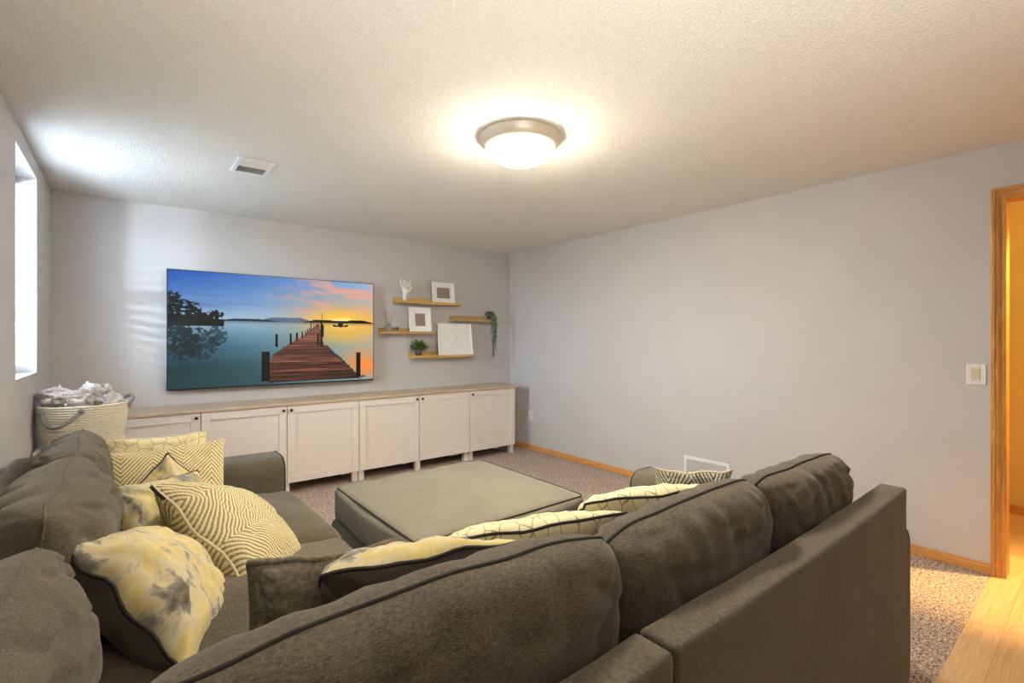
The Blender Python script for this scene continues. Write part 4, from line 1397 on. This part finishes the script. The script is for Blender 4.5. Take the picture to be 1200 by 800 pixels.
# ================================================================== BASKET WITH BLANKETS
stx, sty = -0.215, 4.05
sd = thing('side_table', 'low white side table hidden under the rope basket', 'table', (stx, sty, 0))
link('tabletop', box(-0.21, 0.20, -0.19, 0.19, 0.671, 0.694, 0.003, 1), 'cab', sd)
for x in (-0.18, 0.17):
    for y_ in (-0.16, 0.16):
        link('leg', box(x - 0.018, x + 0.018, y_ - 0.018, y_ + 0.018, 0, 0.671), 'cab', sd)
bk = thing('rope_basket', 'cream coiled-rope basket with grey rope handles, in the left corner', 'basket', (stx, sty, 0.695))
nr = 17
rh = 0.248 / nr
BR = [0.175 + 0.035 * math.sin(min(1, (i + .5) / nr * 1.25) * math.pi / 2) for i in range(nr)]
bm = bmesh.new()
for i in range(nr):
    pts = [(BR[i] * math.cos(2 * math.pi * k / 48), BR[i] * .96 * math.sin(2 * math.pi * k / 48), rh * (i + .5)) for k in range(48)]
    add_tube(bm, pts, rh * .54, 7, True)
o = link('coiled_wall', bm, 'rope', bk, smooth=True)
link('bottom', lathe([(0, 0), (0.175, 0.0), (0.175, 0.012), (0, 0.012)], 40), 'rope', bk)
def handle(an, droop, label=None):
    c, s = math.cos(an), math.sin(an)
    rr_ = BR[-3] + .010
    pts = []
    for k in range(17):
        t_ = k / 16
        th_ = (t_ - .5) * 0.95
        out = .035 * math.sin(math.pi * t_)
        z_ = rh * (nr - 2) + droop * math.sin(math.pi * t_)
        a2 = an + th_
        pts.append(((rr_ + out) * math.cos(a2), (rr_ + out) * .96 * math.sin(a2), z_))
    hnd = link('handle', tube(pts, 0.010, 8), 'rope_g', bk, smooth=True)
    for p_ in (pts[0], pts[-1]):
        kb = bmesh.new()
        bmesh.ops.create_uvsphere(kb, u_segments=12, v_segments=8, radius=0.016)
        kb.transform(Matrix.Translation(p_))
        link('knot', kb, 'rope_g', hnd, smooth=True)
handle(R(-118), -0.085)
handle(R(22), 0.055)

def blanket(loc, sx, sy, sz, seed, label, rz=0.0):
    """A bunched, folded fleece throw: thick rolled folds merged in one surface."""
    bm = bmesh.new()
    bmesh.ops.create_icosphere(bm, subdivisions=5, radius=1.0)
    s0 = Vector((seed * 3.7, seed * 1.9, seed * 5.1))
    for v in bm.verts:
        p = v.co.copy()
        q_ = Vector((p.x * 1.5, p.y * 1.5, p.z * 0.9)) + s0
        warp = Vector((noise.noise(q_), noise.noise(q_ + Vector((9, 0, 0))), noise.noise(q_ + Vector((0, 9, 0))))) * 1.1
        f = math.sin((p.x * 4.2 + p.y * 2.2 + warp.x * 4.5 + seed)) * .5 + .5
        f2 = 1 - abs(noise.noise(p * 2.4 + s0 + warp)) * 3.0
        k = 1.0 + 0.30 * f - 0.20 * max(0, f2) + 0.10 * noise.noise(p * 3 + s0)
        v.co = Vector((p.x * sx * k, p.y * sy * k, p.z * sz * k))
    o = link('blanket', bm, 'blanket', loc=loc, rot=(0, 0, rz), smooth=True)
    tag(o, label, 'blanket', 'fleece blankets in the rope basket')
    return o
blanket((stx - 0.125, sty - 0.03, 0.985), 0.078, 0.085, 0.062, 1, 'grey fleece blanket bunched at the left of the basket', 0.4)
blanket((stx - 0.02, sty - 0.09, 0.955), 0.070, 0.060, 0.066, 2, 'beige fleece blanket fold at the front middle of the basket', -0.5)
blanket((stx + 0.055, sty + 0.03, 0.972), 0.090, 0.085, 0.085, 3, 'pale lilac-grey fleece blanket, tallest in the basket', 0.9)
blanket((stx + 0.140, sty - 0.035, 0.945), 0.048, 0.055, 0.050, 4, 'beige fleece blanket end at the right rim of the basket', 0.1)
